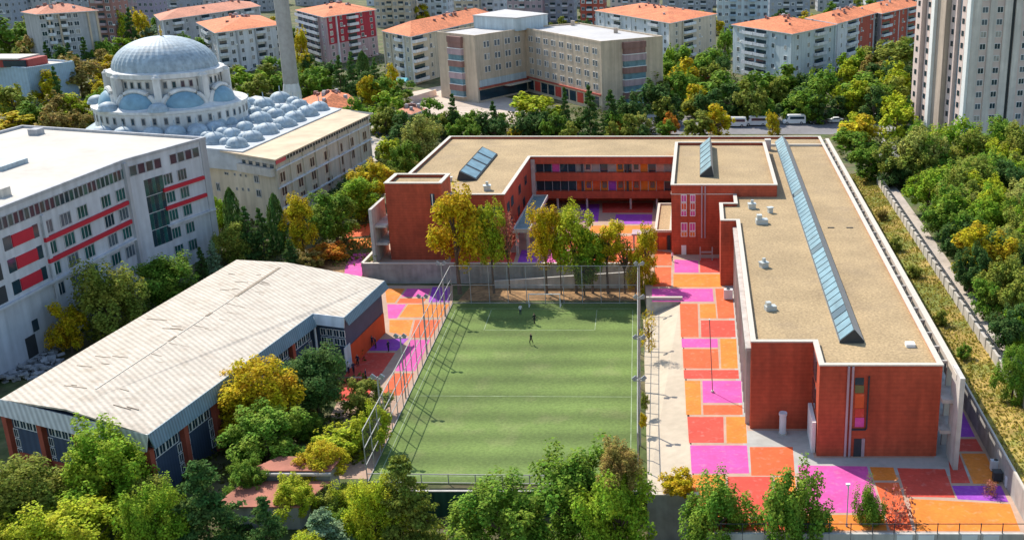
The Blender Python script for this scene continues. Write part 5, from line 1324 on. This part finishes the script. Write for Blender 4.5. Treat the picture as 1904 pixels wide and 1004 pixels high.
 ('far', 962, 246, 18, 11, C_YELLOW, 'small yellow bush behind the school parapet', .4),
 ('conifer', 1050, 202, 14, 44, C_DARK, 'slim dark conifer right of the pale lime tree', 1),
 ('far', 1030, 235, 30, 18, C_DARK, 'dark bush under the slim conifer', .5),
 ('conifer', 1096, 205, 22, 52, C_DARK, 'tall dark conifer before the office end wall, left', 1),
 ('conifer', 1136, 208, 24, 46, C_DARK, 'dark conifer before the office end wall, middle', 1),
 ('far', 1172, 208, 30, 36, C_DARK, 'dark round tree before the office end wall, right', 1),
 ('far', 1146, 240, 15, 13, C_ORANGE, 'small orange tree at the street behind the school', .8),
 ('far', 1194, 232, 18, 20, C_PALE, 'grey-olive small tree by the street', .8),
 ('far', 1246, 230, 16, 20, C_ORANGE, 'orange street tree right of the grey-olive one', .8),
 ('far', 1292, 232, 30, 24, C_OLIVE, 'olive street tree behind the taller school block', 1),
 ('far', 1334, 226, 28, 28, C_YELLOW, 'yellow-olive street tree left of the minibuses', 1),
 ('far', 1226, 190, 36, 36, C_DARK, 'dark tree right of the office end wall', 1.5),
 ('far', 1272, 145, 34, 32, C_YELLOW, 'yellow-green tree by the small red-roofed hut', 1.5),
 ('far', 1245, 120, 12, 30, C_BRIGHT, 'bright green tree between office and cream house', 1),
 ('far', 1326, 168, 42, 34, C_GREEN, 'broad green tree below the small red hut', 1.5),
 ('far', 1290, 185, 24, 26, C_YELLOW, 'yellowish tree in the dark group by the street', 1.5),
 ('far', 1356, 190, 36, 32, C_DARK, 'dark tree behind the left minibus', 1.5),
 ('far', 1398, 168, 34, 34, C_GREEN, 'green tree before the pale blue house, left', 1.5),
 ('far', 1450, 160, 44, 36, C_GREEN, 'green tree before the pale blue house, right', 1.5),
 ('far', 1420, 198, 34, 26, C_DARK, 'dark tree behind the parked minibuses', 1.2),
 ('far', 1480, 192, 34, 26, C_DARK, 'dark tree behind the dark parked car', 1.2),
 ('far', 1437, 230, 13, 20, C_YELLOW, 'small yellow street tree between the minibuses', .8),
 ('far', 1348, 85, 16, 30, C_GREEN, 'green tree left of the pale blue house', 1),
 ('far', 1340, 130, 18, 24, C_DARK, 'dark tree at the corner of the pale blue house', 1),
 ('far', 1588, 122, 32, 30, C_BRIGHT, 'bright green tree in front of the red end house', 1.5),
 ('far', 1622, 132, 28, 26, C_BROWN, 'bronze tree right of the bright green one', 1.5),
 ('far', 1652, 110, 44, 32, C_OLIVE, 'broad olive tree under the red end house', 1.5),
 ('far', 1685, 95, 24, 24, C_GREEN, 'green tree left of the residential tower, upper', 1.5),
 ('far', 1672, 145, 34, 28, C_DARK, 'dark olive tree left of the residential tower', 1.5),
 ('far', 1590, 165, 40, 28, C_GREEN, 'mid green tree above the parked cars', 1.5),
 ('far', 1662, 178, 18, 28, C_LIME, 'lime tree near the foot of the residential tower', 1.2),
 ('far', 1615, 192, 34, 26, C_OLIVE, 'olive tree at the end of the street', 1.2),
 ('conifer', 1688, 215, 18, 42, C_DARK, 'dark conifer at the foot of the residential tower', 1),
 ('far', 1560, 200, 20, 20, C_DARK, 'dark bush at the right end of the parked cars', 1),
 ('far', 1592, 240, 38, 26, C_YELLOW, 'yellow-green tree behind the corner of the near wing', 1.2),
 ('far', 1590, 268, 40, 24, C_GREEN, 'green tree just outside the school corner', 1.2),
 # wood on the right
 ('mid', 1622, 302, 42, 30, C_GREEN, 'green tree at the head of the grass bank', 1),
 ('mid', 1680, 296, 48, 40, C_OLIVE, 'olive tree below the residential tower, left', 2),
 ('mid', 1742, 300, 46, 42, C_GREEN, 'green tree below the residential tower, second', 2),
 ('mid', 1800, 285, 46, 42, C_OLIVE, 'olive tree below the residential tower, third', 2),
 ('mid', 1858, 275, 46, 42, C_GREEN, 'green tree below the residential tower at the right edge', 2),
 ('mid', 1898, 290, 34, 40, C_GREEN, 'green tree cut by the right edge under the tower', 2),
 ('mid', 1668, 322, 30, 24, C_DARK, 'dark shrub at the start of the boundary wall', 1),
 ('mid', 1728, 352, 44, 38, C_BRIGHT, 'bright green tree behind the upper boundary wall', 2),
 ('mid', 1772, 345, 46, 40, C_GREEN, 'green tree in the second rank of the wood', 2),
 ('mid', 1832, 335, 46, 40, C_GREEN, 'green tree in the second rank, further right', 2),
 ('mid', 1890, 345, 40, 42, C_DARK, 'dark tree in the second rank at the right edge', 2),
 ('mid', 1748, 402, 40, 34, C_GREEN, 'green tree close behind the boundary wall, upper part', 1.5),
 ('mid', 1782, 395, 44, 38, C_BRIGHT, 'bright green tree in the middle of the wood', 2),
 ('mid', 1842, 392, 44, 38, C_LIME, 'yellowish tree in the middle of the wood', 2),
 ('mid', 1896, 405, 36, 40, C_GREEN, 'green tree in the middle rank at the right edge', 2),
 ('mid', 1782, 448, 38, 36, C_DARK, 'dark green tree close behind the wall, middle part', 1.5),
 ('mid', 1835, 470, 58, 52, C_YELLOW, 'large yellow-olive tree in the wood', 2),
 ('mid', 1806, 500, 34, 42, C_DARK, 'dark tree left of the large yellow-olive one', 1.5),
 ('mid', 1896, 478, 30, 40, C_OLIVE, 'olive tree right of the large yellow-olive one', 2),
 ('mid', 1880, 545, 42, 42, C_OLIVE, 'olive tree below the large yellow-olive one', 1.5),
 ('mid', 1846, 555, 36, 34, C_GREEN, 'green tree close behind the wall, lower part', 1.2),
 ('mid', 1876, 612, 40, 42, C_DARK, 'dark bushy tree against the lower boundary wall', 1),
 ('mid', 1896, 615, 28, 40, C_BRIGHT, 'bright green tree at the right edge above the lowest one', 1),
 ('near', 1886, 694, 34, 52, C_GREEN, 'lowest green tree at the right edge behind the wall', 1),
 # shrubs on the grass bank
 ('mid', 1640, 400, 12, 10, C_BROWN, 'small brown bush high on the grass bank', .1),
 ('mid', 1665, 455, 12, 14, C_OLIVE, 'small olive bush on the upper grass bank', .1),
 ('mid', 1700, 505, 14, 12, C_OLIVE, 'small olive bush halfway along the grass bank', .1),
 ('mid', 1748, 590, 14, 16, C_OLIVE, 'small olive bush on the lower grass bank', .1),
 ('mid', 1792, 655, 15, 14, C_GREEN, 'green bush low on the grass bank', .1),
]
for t in TREES:
    kind, cx, cy, rx, ry, col, lab, clr = t[:8]
    tree(kind, cx, cy, rx, ry, col, lab, clr, Y=t[8] if len(t) > 8 else None)

# dry grass on the bank
rng = np.random.default_rng(5)
n = 9000
gx = rng.uniform(31.3, 35.8, n); gy = rng.uniform(84, 224, n)
gz = np.array([zg(a, b) for a, b in zip(gx, gy)])
bank = struct(link('grass_bank', mesh('grass_bank', [(31.2, 80, 2.51), (36, 80, 2.942), (36, 215, 2.942), (31.2, 215, 2.51)], [(0, 1, 2, 3)], DRYGRASS)))
cgr = np.stack([gx, gy, gz + .12], 1); ngr = unitv(rng.normal(size=(n, 3)) * np.array([1, 1, .5]))
gme = leaf_mesh('grass_tufts', cgr, ngr, rng.uniform(.06, .22, n), rng); go = link('dry_grass', gme); go.color = (0.30, 0.27, 0.05, 1)
go['kind'] = 'stuff'; go['label'] = 'dry yellow grass tufts covering the bank beside the school'; 

# thick planting whose trees cannot be told apart
def nth(k): return '%d%s' % (k, 'th' if 10 < k % 100 < 14 else {1: 'st', 2: 'nd', 3: 'rd'}.get(k % 10, 'th'))
CNAME = {C_DARK: 'dark green', C_GREEN: 'green', C_BRIGHT: 'bright green', C_LIME: 'lime', C_OLIVE: 'olive', C_YELLOW: 'yellow', C_BROWN: 'brown', C_PALE: 'pale green'}
def fill(label, group, kind, boxes, n, cols, size, seed, minsep=18, ok=None):
    r = random.Random(seed); pts = []; tries = 0
    while len(pts) < n and tries < 4000:
        tries += 1
        x0, x1, y0, y1 = r.choice(boxes); p = (r.uniform(x0, x1), r.uniform(y0, y1))
        if any(abs(p[0] - q[0]) < minsep and abs(p[1] - q[1]) < minsep * .6 for q in pts): continue
        if ok and not ok(*p): continue
        pts.append(p)
    for k, p in enumerate(sorted(pts)):
        s_ = r.uniform(*size); c = r.choice(cols)
        tree(kind, p[0], p[1], s_, s_ * r.uniform(.85, 1.2), c, CNAME[c] + ' ' + label + ', %s from left' % nth(k + 1), r.uniform(.8, 1.6), group=group)
fill('tree in the thick mixed planting left of the mosque', 'trees left of the mosque', 'far', [(0, 100, 140, 235), (60, 200, 95, 150), (100, 200, 190, 232)], 16, (C_OLIVE, C_GREEN, C_YELLOW, C_DARK, C_BROWN), (18, 30), 1)
fill('tree in the planting round the foot of the minaret', 'trees between mosque and crimson house', 'far', [(430, 560, 128, 165), (560, 620, 120, 165), (330, 420, 60, 100)], 14, (C_OLIVE, C_GREEN, C_DARK, C_BRIGHT), (16, 26), 2)
fill('tree in the belt between crimson house and office yard', 'trees before the office yard', 'far', [(640, 760, 160, 235), (690, 790, 230, 290)], 12, (C_GREEN, C_DARK, C_OLIVE, C_LIME), (18, 28), 3)
fill('small tree in the hedge line behind the long school roof', 'hedge line behind the school', 'far', [(780, 1240, 226, 250)], 22, (C_DARK, C_GREEN, C_DARK, C_OLIVE), (14, 22), 4, 14)
fill('tree in the dense grove between cream house and street', 'grove behind the street', 'far', [(1180, 1540, 150, 208), (1250, 1350, 110, 150)], 22, (C_DARK, C_GREEN, C_GREEN, C_OLIVE), (22, 34), 5)
fill('tree in the dense grove left of the residential tower', 'grove beside the tower', 'far', [(1560, 1690, 110, 235)], 14, (C_OLIVE, C_GREEN, C_DARK, C_LIME), (22, 32), 6)
fill('tree in the dense wood beyond the boundary wall', 'wood beyond the boundary wall', 'mid', [(1650, 1910, 250, 720)], 36, (C_GREEN, C_DARK, C_OLIVE, C_BRIGHT, C_LIME, C_PALE, C_OLIVE), (32, 46), 7, 24, lambda x, y: x > 1735 + (y - 345) * .68 and y > 250)
fill('tree in the belt between annexe and sports hall', 'belt behind the sports hall', 'mid', [(600, 700, 330, 400)], 4, (C_GREEN, C_DARK, C_OLIVE), (20, 30), 8)
fill('distant tree among the town houses along the top edge', 'trees among the far houses', 'far', [(0, 700, 30, 110), (700, 1330, 18, 60), (1330, 1700, 10, 60)], 46, (C_GREEN, C_DARK, C_OLIVE, C_YELLOW), (10, 19), 9, 14, lambda x, y: not (190 < x < 420 and y > 60))
fill('tree in the bottom left thicket before the sports hall', 'thicket before the sports hall', 'near', [(-20, 300, 900, 1010), (560, 720, 930, 1010)], 9, (C_BRIGHT, C_LIME, C_GREEN, C_OLIVE), (40, 58), 10, 40)

# low undergrowth filling the planted ground
def undergrowth(name, label, boxes, n, size, hmax, col, seed, cond=None):
    rng = np.random.default_rng(seed); P_ = []
    per = n // len(boxes)
    for x0, x1, y0, y1 in boxes:
        u = rng.uniform(x0, x1, per); v = rng.uniform(y0, y1, per)
        f = np.sin(u * .09 + v * .13) + np.sin(u * .031 - v * .07 + 1.3) + rng.normal(size=per) * .4
        for a, b, c in zip(u, v, f):
            if c < -.6 or (cond and not cond(a, b)): continue
            x, y = G(a, b, 0.0); z = zg(x, y)
            if abs(z) > .3: x, y = G(a, b, z); z = zg(x, y)
            P_.append((x, y, z + rng.uniform(.05, 1) ** 1.5 * hmax * (.4 + .25 * (c + 1))))
    P_ = np.array(P_); k = len(P_)
    nr = unitv(rng.normal(size=(k, 3)) + np.array([0, 0, .8]))
    o = link(name, leaf_mesh(name, P_, nr, rng.uniform(*size, k), rng)); o.color = (*col, 1)
    o['kind'] = 'stuff'; o['label'] = label
undergrowth('undergrowth', 'low green undergrowth on the planted ground between the far houses', [(0, 430, 60, 235), (420, 760, 110, 230), (760, 1240, 205, 252), (1180, 1560, 110, 208), (1560, 1710, 90, 290), (700, 800, 235, 340)], 26000, (.25, .6), 1.8, (0.09, 0.12, 0.03), 3, lambda a, b: not (735 < a < 1010 and 165 < b < 215))
undergrowth('thicket_floor', 'low bushy growth under the trees round the sports hall and wood', [(0, 330, 880, 1004), (330, 680, 640, 900), (400, 700, 380, 500), (1650, 1904, 250, 740)], 30000, (.12, .32), 1.1, (0.12, 0.14, 0.03), 4, lambda a, b: a < 1300 or a > 1712 + (b - 345) * .68)

# ------------------------------------------------------------------ pitch cage
def net_material():
    m = bpy.data.materials.new('netting'); m.use_nodes = True; n = m.node_tree; n.nodes.clear()
    o = n.nodes.new('ShaderNodeOutputMaterial'); t = n.nodes.new('ShaderNodeBsdfTransparent'); d = n.nodes.new('ShaderNodeBsdfDiffuse'); d.inputs[0].default_value = (.30, .30, .29, 1)
    x = n.nodes.new('ShaderNodeMixShader'); x.inputs[0].default_value = .10
    n.links.new(t.outputs[0], x.inputs[1]); n.links.new(d.outputs[0], x.inputs[2]); n.links.new(x.outputs[0], o.inputs[0]); return m
NET = net_material()
POST_M = mat('fence_steel', (0.36, 0.35, 0.33), .6, .1)
cage = thing('pitch_fence', 'tall netted steel fence enclosing the football pitch', 'fence', (FLp.x, FLp.y, LOW))
FH = 6.2
def fence_side(a, b, n, heights, fh=FH):
    a, b = a - FLp, b - FLp; d = (b - a); L = d.length; ang = math.atan2(d.y, d.x)
    for k in range(n + 1):
        p = a.lerp(b, k / n); pole('post', cage, p.x, p.y, 0, fh, .06, POST_M, 6)
    for h in heights:
        c = (a + b) / 2; o = link('rail', cube(POST_M), cage); o.location = (c.x, c.y, h); o.scale = (L, .08, .08); o.rotation_euler = (0, 0, ang)
    for k in range(n):
        p, q = a.lerp(b, k / n), a.lerp(b, (k + 1) / n)
        v = [(p.x, p.y, .1), (q.x, q.y, .1), (q.x, q.y, fh - .1), (p.x, p.y, fh - .1)]
        link('netting', mesh('netting', v, [(0, 1, 2, 3)], NET), cage)
fence_side(FLp, NLp, 18, (.15, 2.1, 4.1, FH)); fence_side(FRp, NRp, 18, (.15, 2.1, 4.1, FH)); fence_side(FLp, FRp, 10, (.15, 3.1, FH)); fence_side(NLp, NRp, 10, (.15, 1.15), fh=1.2)
def floodlight(p, side, label):
    t = thing('floodlight', label, 'floodlight', (p.x, p.y, LOW))
    pole('pole', t, 0, 0, 0, 8.4, .09, POST_M, 8); box('cross_arm', t, -.7, .7, -.05, .05, 8.1, 8.2, POST_M)
    for k in (-.5, .5):
        h = link('lamp_head', cube(METAL_G), t); h.location = (k, 0, 8.45); h.scale = (.55, .22, .42); h.rotation_euler = (0, side * .7, 0)
for side, (a, b), nm in ((1, (FLp, NLp), 'left'), (-1, (FRp, NRp), 'right')):
    for t_, w in ((.10, 'far end'), (.36, 'upper middle'), (.62, 'lower middle'), (.84, 'near end')):
        p = a.lerp(b, t_) + Vector((-.25 * side, 0)); floodlight(p, side, 'twin-headed floodlight on the %s side of the pitch, %s' % (nm, w))
def goal(c, facing, label):
    t = thing('football_goal', label, 'goal', (c.x, c.y, LOW + .04))
    for x in (-2.4, 2.4): pole('goal_post', t, x, 0, 0, 2.1, .06, WHITE); box('back_stay', t, x - .03, x + .03, min(0, facing * 1.2), max(0, facing * 1.2), .02, .08, WHITE)
    box('crossbar', t, -2.46, 2.46, -.06, .06, 2.1, 2.22, WHITE)
    link('net', mesh('goal_net', [(-2.4, 0, 2.1), (2.4, 0, 2.1), (2.4, facing * 1.2, 0), (-2.4, facing * 1.2, 0)], [(0, 1, 2, 3)], NET), t)
goal(pitch_pt(.5, .03), 1, 'white football goal at the far end of the pitch')

# ------------------------------------------------------------------ people
SKIN = mat('skin', (0.42, 0.24, 0.17), .6, .05); HAIR = mat('hair', (0.03, 0.02, 0.015), .7, .1); SHOE = mat('shoes', (0.06, 0.06, 0.07), .6, .1)
def body_mesh(shirt, trouser, pose):
    run = pose == 'run'; k = 1 if run else .25
    V = [(0, 0, .95), (0, 0, 1.15), (0, .01, 1.40), (0, .01, 1.53), (0, .02, 1.66), (0, .025, 1.74)]
    E_ = [(0, 1), (1, 2), (2, 3), (3, 4), (4, 5)]; R_ = [.135, .12, .145, .055, .09, .075]
    def add(p, parent, r):
        V.append(p); R_.append(r); E_.append((parent, len(V) - 1)); return len(V) - 1
    for s in (-1, 1):
        f = s * k
        h = add((s * .09, 0, .88), 0, .095); kn = add((s * .10, .18 * f + .03, .50), h, .068); an = add((s * .10, .10 * f - (.18 if run and s < 0 else 0), .09 + (.12 if run and s < 0 else 0)), kn, .042); add((s * .11, .10 * f + .14 - (.18 if run and s < 0 else 0), .035 + (.12 if run and s < 0 else 0)), an, .035)
        sh = add((s * .18, 0, 1.40), 2, .062); el = add((s * .25, -.16 * f, 1.14), sh, .045); wr = add((s * .26, -.02 * f + .12, .93), el, .03); hd = add((s * .26, .02 * -f + .15, .85), wr, .032)
        for q in range(4): add((s * .26 + (q - 1.5) * .018, .17 - .02 * f, .775 + abs(q - 1.5) * .006), hd, .009)
        add((s * .225, .18 - .02 * f, .83), hd, .010)
    me = bpy.data.meshes.new('person_cage'); me.from_pydata(V, E_, [])
    o = bpy.data.objects.new('person_cage', me); COL.objects.link(o)
    o.modifiers.new('skin', 'SKIN'); sub = o.modifiers.new('sub', 'SUBSURF'); sub.levels = 1
    for i, sv_ in enumerate(me.skin_vertices[0].data): sv_.radius = (R_[i], R_[i] * .8 if i < 3 else R_[i]); sv_.use_root = (i == 0)
    dg = bpy.context.evaluated_depsgraph_get(); m2 = bpy.data.meshes.new_from_object(o.evaluated_get(dg))
    bpy.data.objects.remove(o)
    m2.materials.clear()
    for m in (shirt, trouser, SKIN, HAIR, SHOE): m2.materials.append(m)
    for p in m2.polygons:
        c = p.center; p.use_smooth = True
        if c.z > 1.76 or (c.z > 1.64 and c.y < -.0): i = 3
        elif c.z > 1.49: i = 2
        elif c.z > .97 and not (abs(c.x) > .2 and c.z < 1.10): i = 0
        elif abs(c.x) > .19 and c.z > .74: i = 2
        elif c.z > .10: i = 1
        else: i = 4
        p.material_index = i
    m2.name = 'person_body'; return m2
def cloth(n, c): return mat('cloth_' + n, c, .9, .08, 4)
BODIES = {('dark', 'run'): body_mesh(cloth('black', (.02, .02, .025)), cloth('black', (.02, .02, .025)), 'run'), ('dark', 'stand'): body_mesh(cloth('navy', (.02, .03, .07)), cloth('black', (.02, .02, .025)), 'stand'),
          ('white', 'stand'): body_mesh(cloth('white', (.75, .75, .75)), cloth('navy', (.02, .03, .07)), 'stand'), ('red', 'stand'): body_mesh(cloth('red', (.35, .03, .04)), cloth('black', (.02, .02, .025)), 'stand')}
def person(px, py, kind, pose, rz, label, z=LOW + .04, h=1.0):
    x, y = G(px, py, z); o = link('person', BODIES[(kind, pose)]); o.location = (x, y, z); o.rotation_euler = (0, 0, rz); o.scale = (h, h, h)
    tag(o, label, 'person')
person(988, 641, 'dark', 'run', 2.6, 'person in black running near the middle of the far half of the pitch')
person(994, 603, 'dark', 'run', .8, 'person in black running close to the far penalty line')
person(968, 586, 'white', 'stand', 0.4, 'person in a white top standing before the far goal')
for (px, py, k, rz, lab) in ((693, 645, 'dark', .4, 'person in dark clothes against the orange-red sports hall wall, left of a pair'), (699, 648, 'dark', 2.2, 'person in dark clothes against the orange-red sports hall wall, right of a pair'), (723, 654, 'dark', 1.2, 'person in dark clothes alone on the violet paving'),
                             (666, 681, 'dark', 3.0, 'person in dark clothes in the shade beside the pale banner'), (649, 694, 'white', .9, 'person in a white top nearest the banner and tree'), (658, 695, 'dark', 4.0, 'person in dark clothes next to the one in a white top'), (681, 708, 'dark', 5.0, 'person in dark clothes furthest forward on the shaded court')):
    person(px, py, k, 'stand', rz, lab, LOW + .03)
person(1250, 486, 'white', 'stand', 1.0, 'person in a white top by the corner of the taller school block', .03)

# ------------------------------------------------------------------ vehicles
TYRE = mat('tyre', (.02, .02, .02), .8, .1); RIM = mat('rim', (.4, .4, .42), .4, .1, metal=.6)
def wheel_meshes():
    if 'tyre' not in _cubes:
        _cubes['tyre'] = lathe_mesh('tyre', [(.20, -.11), (.33, -.11), (.36, -.06), (.36, .06), (.33, .11), (.20, .11)], 18, TYRE, True)
        _cubes['rim'] = lathe_mesh('rim', [(.02, -.08), (.20, -.09), (.20, .09), (.02, .08)], 12, RIM, False)
    return _cubes['tyre'], _cubes['rim']
def extrude_profile(prof, w, taper=.0, zt=None):
    n = len(prof); zt = zt or max(p[1] for p in prof)
    V = [(x, -w / 2 + taper * max(0, z - .9), z) for x, z in prof] + [(x, w / 2 - taper * max(0, z - .9), z) for x, z in prof]
    F = [tuple(range(n)), tuple(range(2 * n - 1, n - 1, -1))] + [((i + 1) % n, i, i + n, (i + 1) % n + n) for i in range(n)]
    return V, F
def vehicle(name, label, cat, px, py, rz, prof, w, paint, wins, wheels, taper=.1, z=.04, group=None):
    x, y = G(px, py, z); t = thing(name, label, cat, (x, y, z), rz, group)
    b = link('body', mesh(name + '_body', *extrude_profile(prof, w, taper), paint), t)
    for nm, pr2, ww in wins: link(nm, mesh(nm, *extrude_profile(pr2, w + ww, taper), GLASS_D), t)
    ty, ri = wheel_meshes(); s0 = 1.0 if w < 1.9 else 1.12
    for wx in wheels:
        for s in (-1, 1):
            o = link('wheel', ty, t); o.location = (wx, s * (w / 2 - .10), .36 * s0); o.rotation_euler = (math.pi / 2, 0, 0); o.scale = (s0,) * 3
            q = link('rim', ri, o)
    x0, x1 = min(p[0] for p in prof), max(p[0] for p in prof)
    for s in (-1, 1):
        box('headlight', t, x1 - .03, x1 + .02, s * w * .36 - .17, s * w * .36 + .17, .62, .82, WHITE); box('tail_light', t, x0 - .02, x0 + .03, s * w * .4 - .1, s * w * .4 + .1, .7, 1.0, P_RED)
    return t
MINI = [(-3.1, .35), (3.0, .35), (3.1, .6), (3.0, 1.05), (2.3, 1.25), (1.75, 2.45), (1.4, 2.6), (-2.9, 2.6), (-3.1, 2.3)]
MINI_W = [('side_window', [(-2.7, 1.5), (1.2, 1.5), (1.2, 2.15), (-2.7, 2.15)], .06), ('windscreen', [(2.06, 1.4), (2.31, 1.35), (1.85, 2.35), (1.55, 2.35)], .02)]
WPAINT = mat('white_car_paint', (.72, .72, .71), .3, .03, spec=.5); BPAINT = mat('black_car_paint', (.02, .022, .028), .25, .05, spec=.5); GPAINT = mat('grey_car_paint', (.25, .26, .28), .3, .05, spec=.5); NPAINT = mat('blue_car_paint', (.05, .09, .2), .3, .05, spec=.5)
CARP = [(-2.1, .3), (2.1, .3), (2.15, .6), (2.0, .82), (1.1, .95), (.4, 1.42), (-.9, 1.45), (-1.6, 1.05), (-2.1, .98), (-2.18, .6)]
CARW = [('side_window', [(-1.3, 1.0), (.85, 1.0), (.32, 1.34), (-.85, 1.36)], .02)]
for px, py, rz, lab in ((1476, 231, 3.2, 'white minibus at the right of the row behind the school'), (1405, 234, 3.16, 'white minibus in the middle of the row behind the school'), (1366, 236, 3.14, 'white minibus at the left of the row behind the school')):
    vehicle('minibus', lab, 'minibus', px, py, rz, MINI, 2.1, WPAINT, MINI_W, (-1.9, 2.0), group='minibuses parked behind the school')
vehicle('parked_car', 'black car parked to the right of the white minibuses', 'car', 1521, 231, 3.2, CARP, 1.8, BPAINT, CARW, (-1.3, 1.35))
vehicle('parked_car', 'white car at the right end of the parked row', 'car', 1553, 228, 3.2, CARP, 1.8, WPAINT, CARW, (-1.3, 1.35))
vehicle('parked_car', 'grey car in the shade behind the black one', 'car', 1530, 221, 3.2, CARP, 1.8, GPAINT, CARW, (-1.3, 1.35))
vehicle('parked_car', 'dark blue car in the side street beyond the annexe', 'car', 712, 250, 1.2, CARP, 1.8, NPAINT, CARW, (-1.3, 1.35), z=.06)
vehicle('parked_car', 'white car on the lane near the residential tower', 'car', 1672, 228, 1.5, CARP, 1.8, WPAINT, CARW, (-1.3, 1.35), z=.07)

# ------------------------------------------------------------------ small things
x, y = G(1455, 806, .03); vp = thing('ventilation_pillar', 'white ventilation cylinder standing before the shaded red wall', 'vent', (x, y, .024))
pole('pipe', vp, 0, 0, 0, 2.3, .38, WHITE_R, 16); pole('cap', vp, 0, 0, 2.302, 2.6, .46, WHITE_R, 16); pole('collar', vp, 0, 0, 0, .15, .5, CONC, 16)
x, y = G(1574, 978, .03); lp = thing('lamp_post', 'slim white lamp post in front of the pink paving', 'lamp post', (x, y, .02))
pole('pole', lp, 0, 0, 0, 4.4, .05, GREY_R); pole('base', lp, 0, 0, 0, .3, .11, GREY_R); box('lamp_head', lp, -.25, .15, -.14, .14, 4.4, 4.55, WHITE); box('arm', lp, -.1, .05, -.04, .04, 4.1, 4.4, WHITE)
x, y = G(1325, 729, .03); fp = thing('flagpole', 'thin dark flagpole on the pink paving block', 'flagpole', (x, y, .02)); fp.rotation_euler = (0, math.radians(-2.5), 0)
pole('pole', fp, 0, 0, 0, 9.3, .055, BROWN_R); pole('base', fp, 0, 0, 0, .25, .2, CONC); pole('finial', fp, 0, 0, 9.301, 9.45, .09, WHITE)
x, y = G(1259, 945, -3.0); rl = thing('red_lamp', 'dark red lamp standard with ring head below the cream strip', 'lamp post', (x, y, -6))
pole('pole', rl, 0, 0, 0, 5.6, .07, PILLAR); o = link('ring_head', mesh('ring_head', *tube_geo([(math.cos(a) * .35, 0, 5.95 + math.sin(a) * .35) for a in [k * math.pi / 8 for k in range(17)]], [.06] * 17, 6), PILLAR), rl)
x, y = G(1313, 484, .03); fr = thing('metal_frame', 'pale metal rack standing against the taller school block', 'rack', (x, y, .02))
for q in (-1.0, 1.0): box('upright', fr, q - .1, q + .1, -.1, .1, 0, 2.3, STONE_G)
for z_ in (1.3, 1.45): box('crossbar', fr, -.89, .89, -.06, .06, z_, z_ + .1, STONE_G)
def ac(px, py, z, label, s=1.0):
    x, y = G(px, py, z); t = thing('air_conditioner', label, 'air conditioner', (x, y, z)); box('casing', t, -.5 * s, .5 * s, -.3 * s, .3 * s, .1, 1.2 * s, WHITE_R); pole('fan', t, 0, 0, 1.2 * s + .002, 1.2 * s + .05, .22 * s, DARK, 14); box('stand', t, -.45 * s, .45 * s, -.25 * s, .25 * s, 0, .099, DARK)
ac(1354, 556, .02, 'white cooling unit at the foot of the near wing, court side', 1.3)
ac(1850, 874, .02, 'white cooling unit by the bank wall, farther one'); ac(1878, 906, .02, 'white cooling unit by the bank wall, nearer one'); ac(1786, 742, .02, 'pale unit in the shaded passage beside the bank wall')
x, y = G(1853, 893, .02); bn = thing('waste_bin', 'black wheeled bin between the cooling units by the bank wall', 'bin', (x, y, .02))
box('body', bn, -.4, .4, -.4, .4, .12, 1.0, DARK); box('lid', bn, -.45, .45, -.45, .45, 1.002, 1.1, DARK)
for q in (-.3, .3): 
    o = link('wheel', wheel_meshes()[0], bn); o.location = (q, .35, .12); o.scale = (.33,) * 3; o.rotation_euler = (0, math.pi / 2, 0)
# turquoise awning in the yard
x, y = G(742, 165, 0); aw = thing('awning', 'turquoise awning by the yard before the cream house', 'awning', (x, y, 0))
TQ = mat('turquoise_canvas', (.06, .38, .46), .7, .1)
for a in (-2.6, 2.6):
    for b in (-2, 2): pole('pole', aw, a, b, 0, 2.6, .07, METAL_G)
link('canopy', mesh('awning_canopy', [(-3, -2.4, 2.6), (3, -2.4, 2.6), (3, 2.4, 2.6), (-3, 2.4, 2.6), (-3, 0, 3.5), (3, 0, 3.5)], [(0, 1, 5, 4), (2, 3, 4, 5), (1, 2, 5), (3, 0, 4), (3, 2, 1, 0)], TQ), aw)
# yard wall of pink panels
retaining('yard_wall', 'pinkish panelled wall along the yard left of the office', G(742, 200), G(812, 178), .3, 0, 1.8, PALEPINK)
# rubble
rr = random.Random(4); parts = []
for k in range(900):
    px, py = rr.uniform(-30, 115), rr.uniform(618, 712)
    if py > 755 - px * .62 + 0: continue
    x, y = G(px, py, LOW); s_ = rr.uniform(.08, .5); g = geo_box(-s_, s_, -s_ * rr.uniform(.4, 1), s_ * rr.uniform(.4, 1), -s_ * .3, s_ * .4)
    M = Matrix.Rotation(rr.uniform(0, 6), 3, 'Z') @ Matrix.Rotation(rr.uniform(-.7, .7), 3, 'X'); hz = zg(x, y) + rr.uniform(0, .9)
    parts.append(([tuple(M @ Vector(v) + Vector((x, y, hz))) for v in g[0]], g[1]))
V, F = join_geo(parts); ru = link('rubble', mesh('rubble', V, F, mat('rubble_stone', (.30, .30, .31), .9, .35, .9))); ru['kind'] = 'stuff'; ru['label'] = 'heap of grey rubble at the foot of the white block'
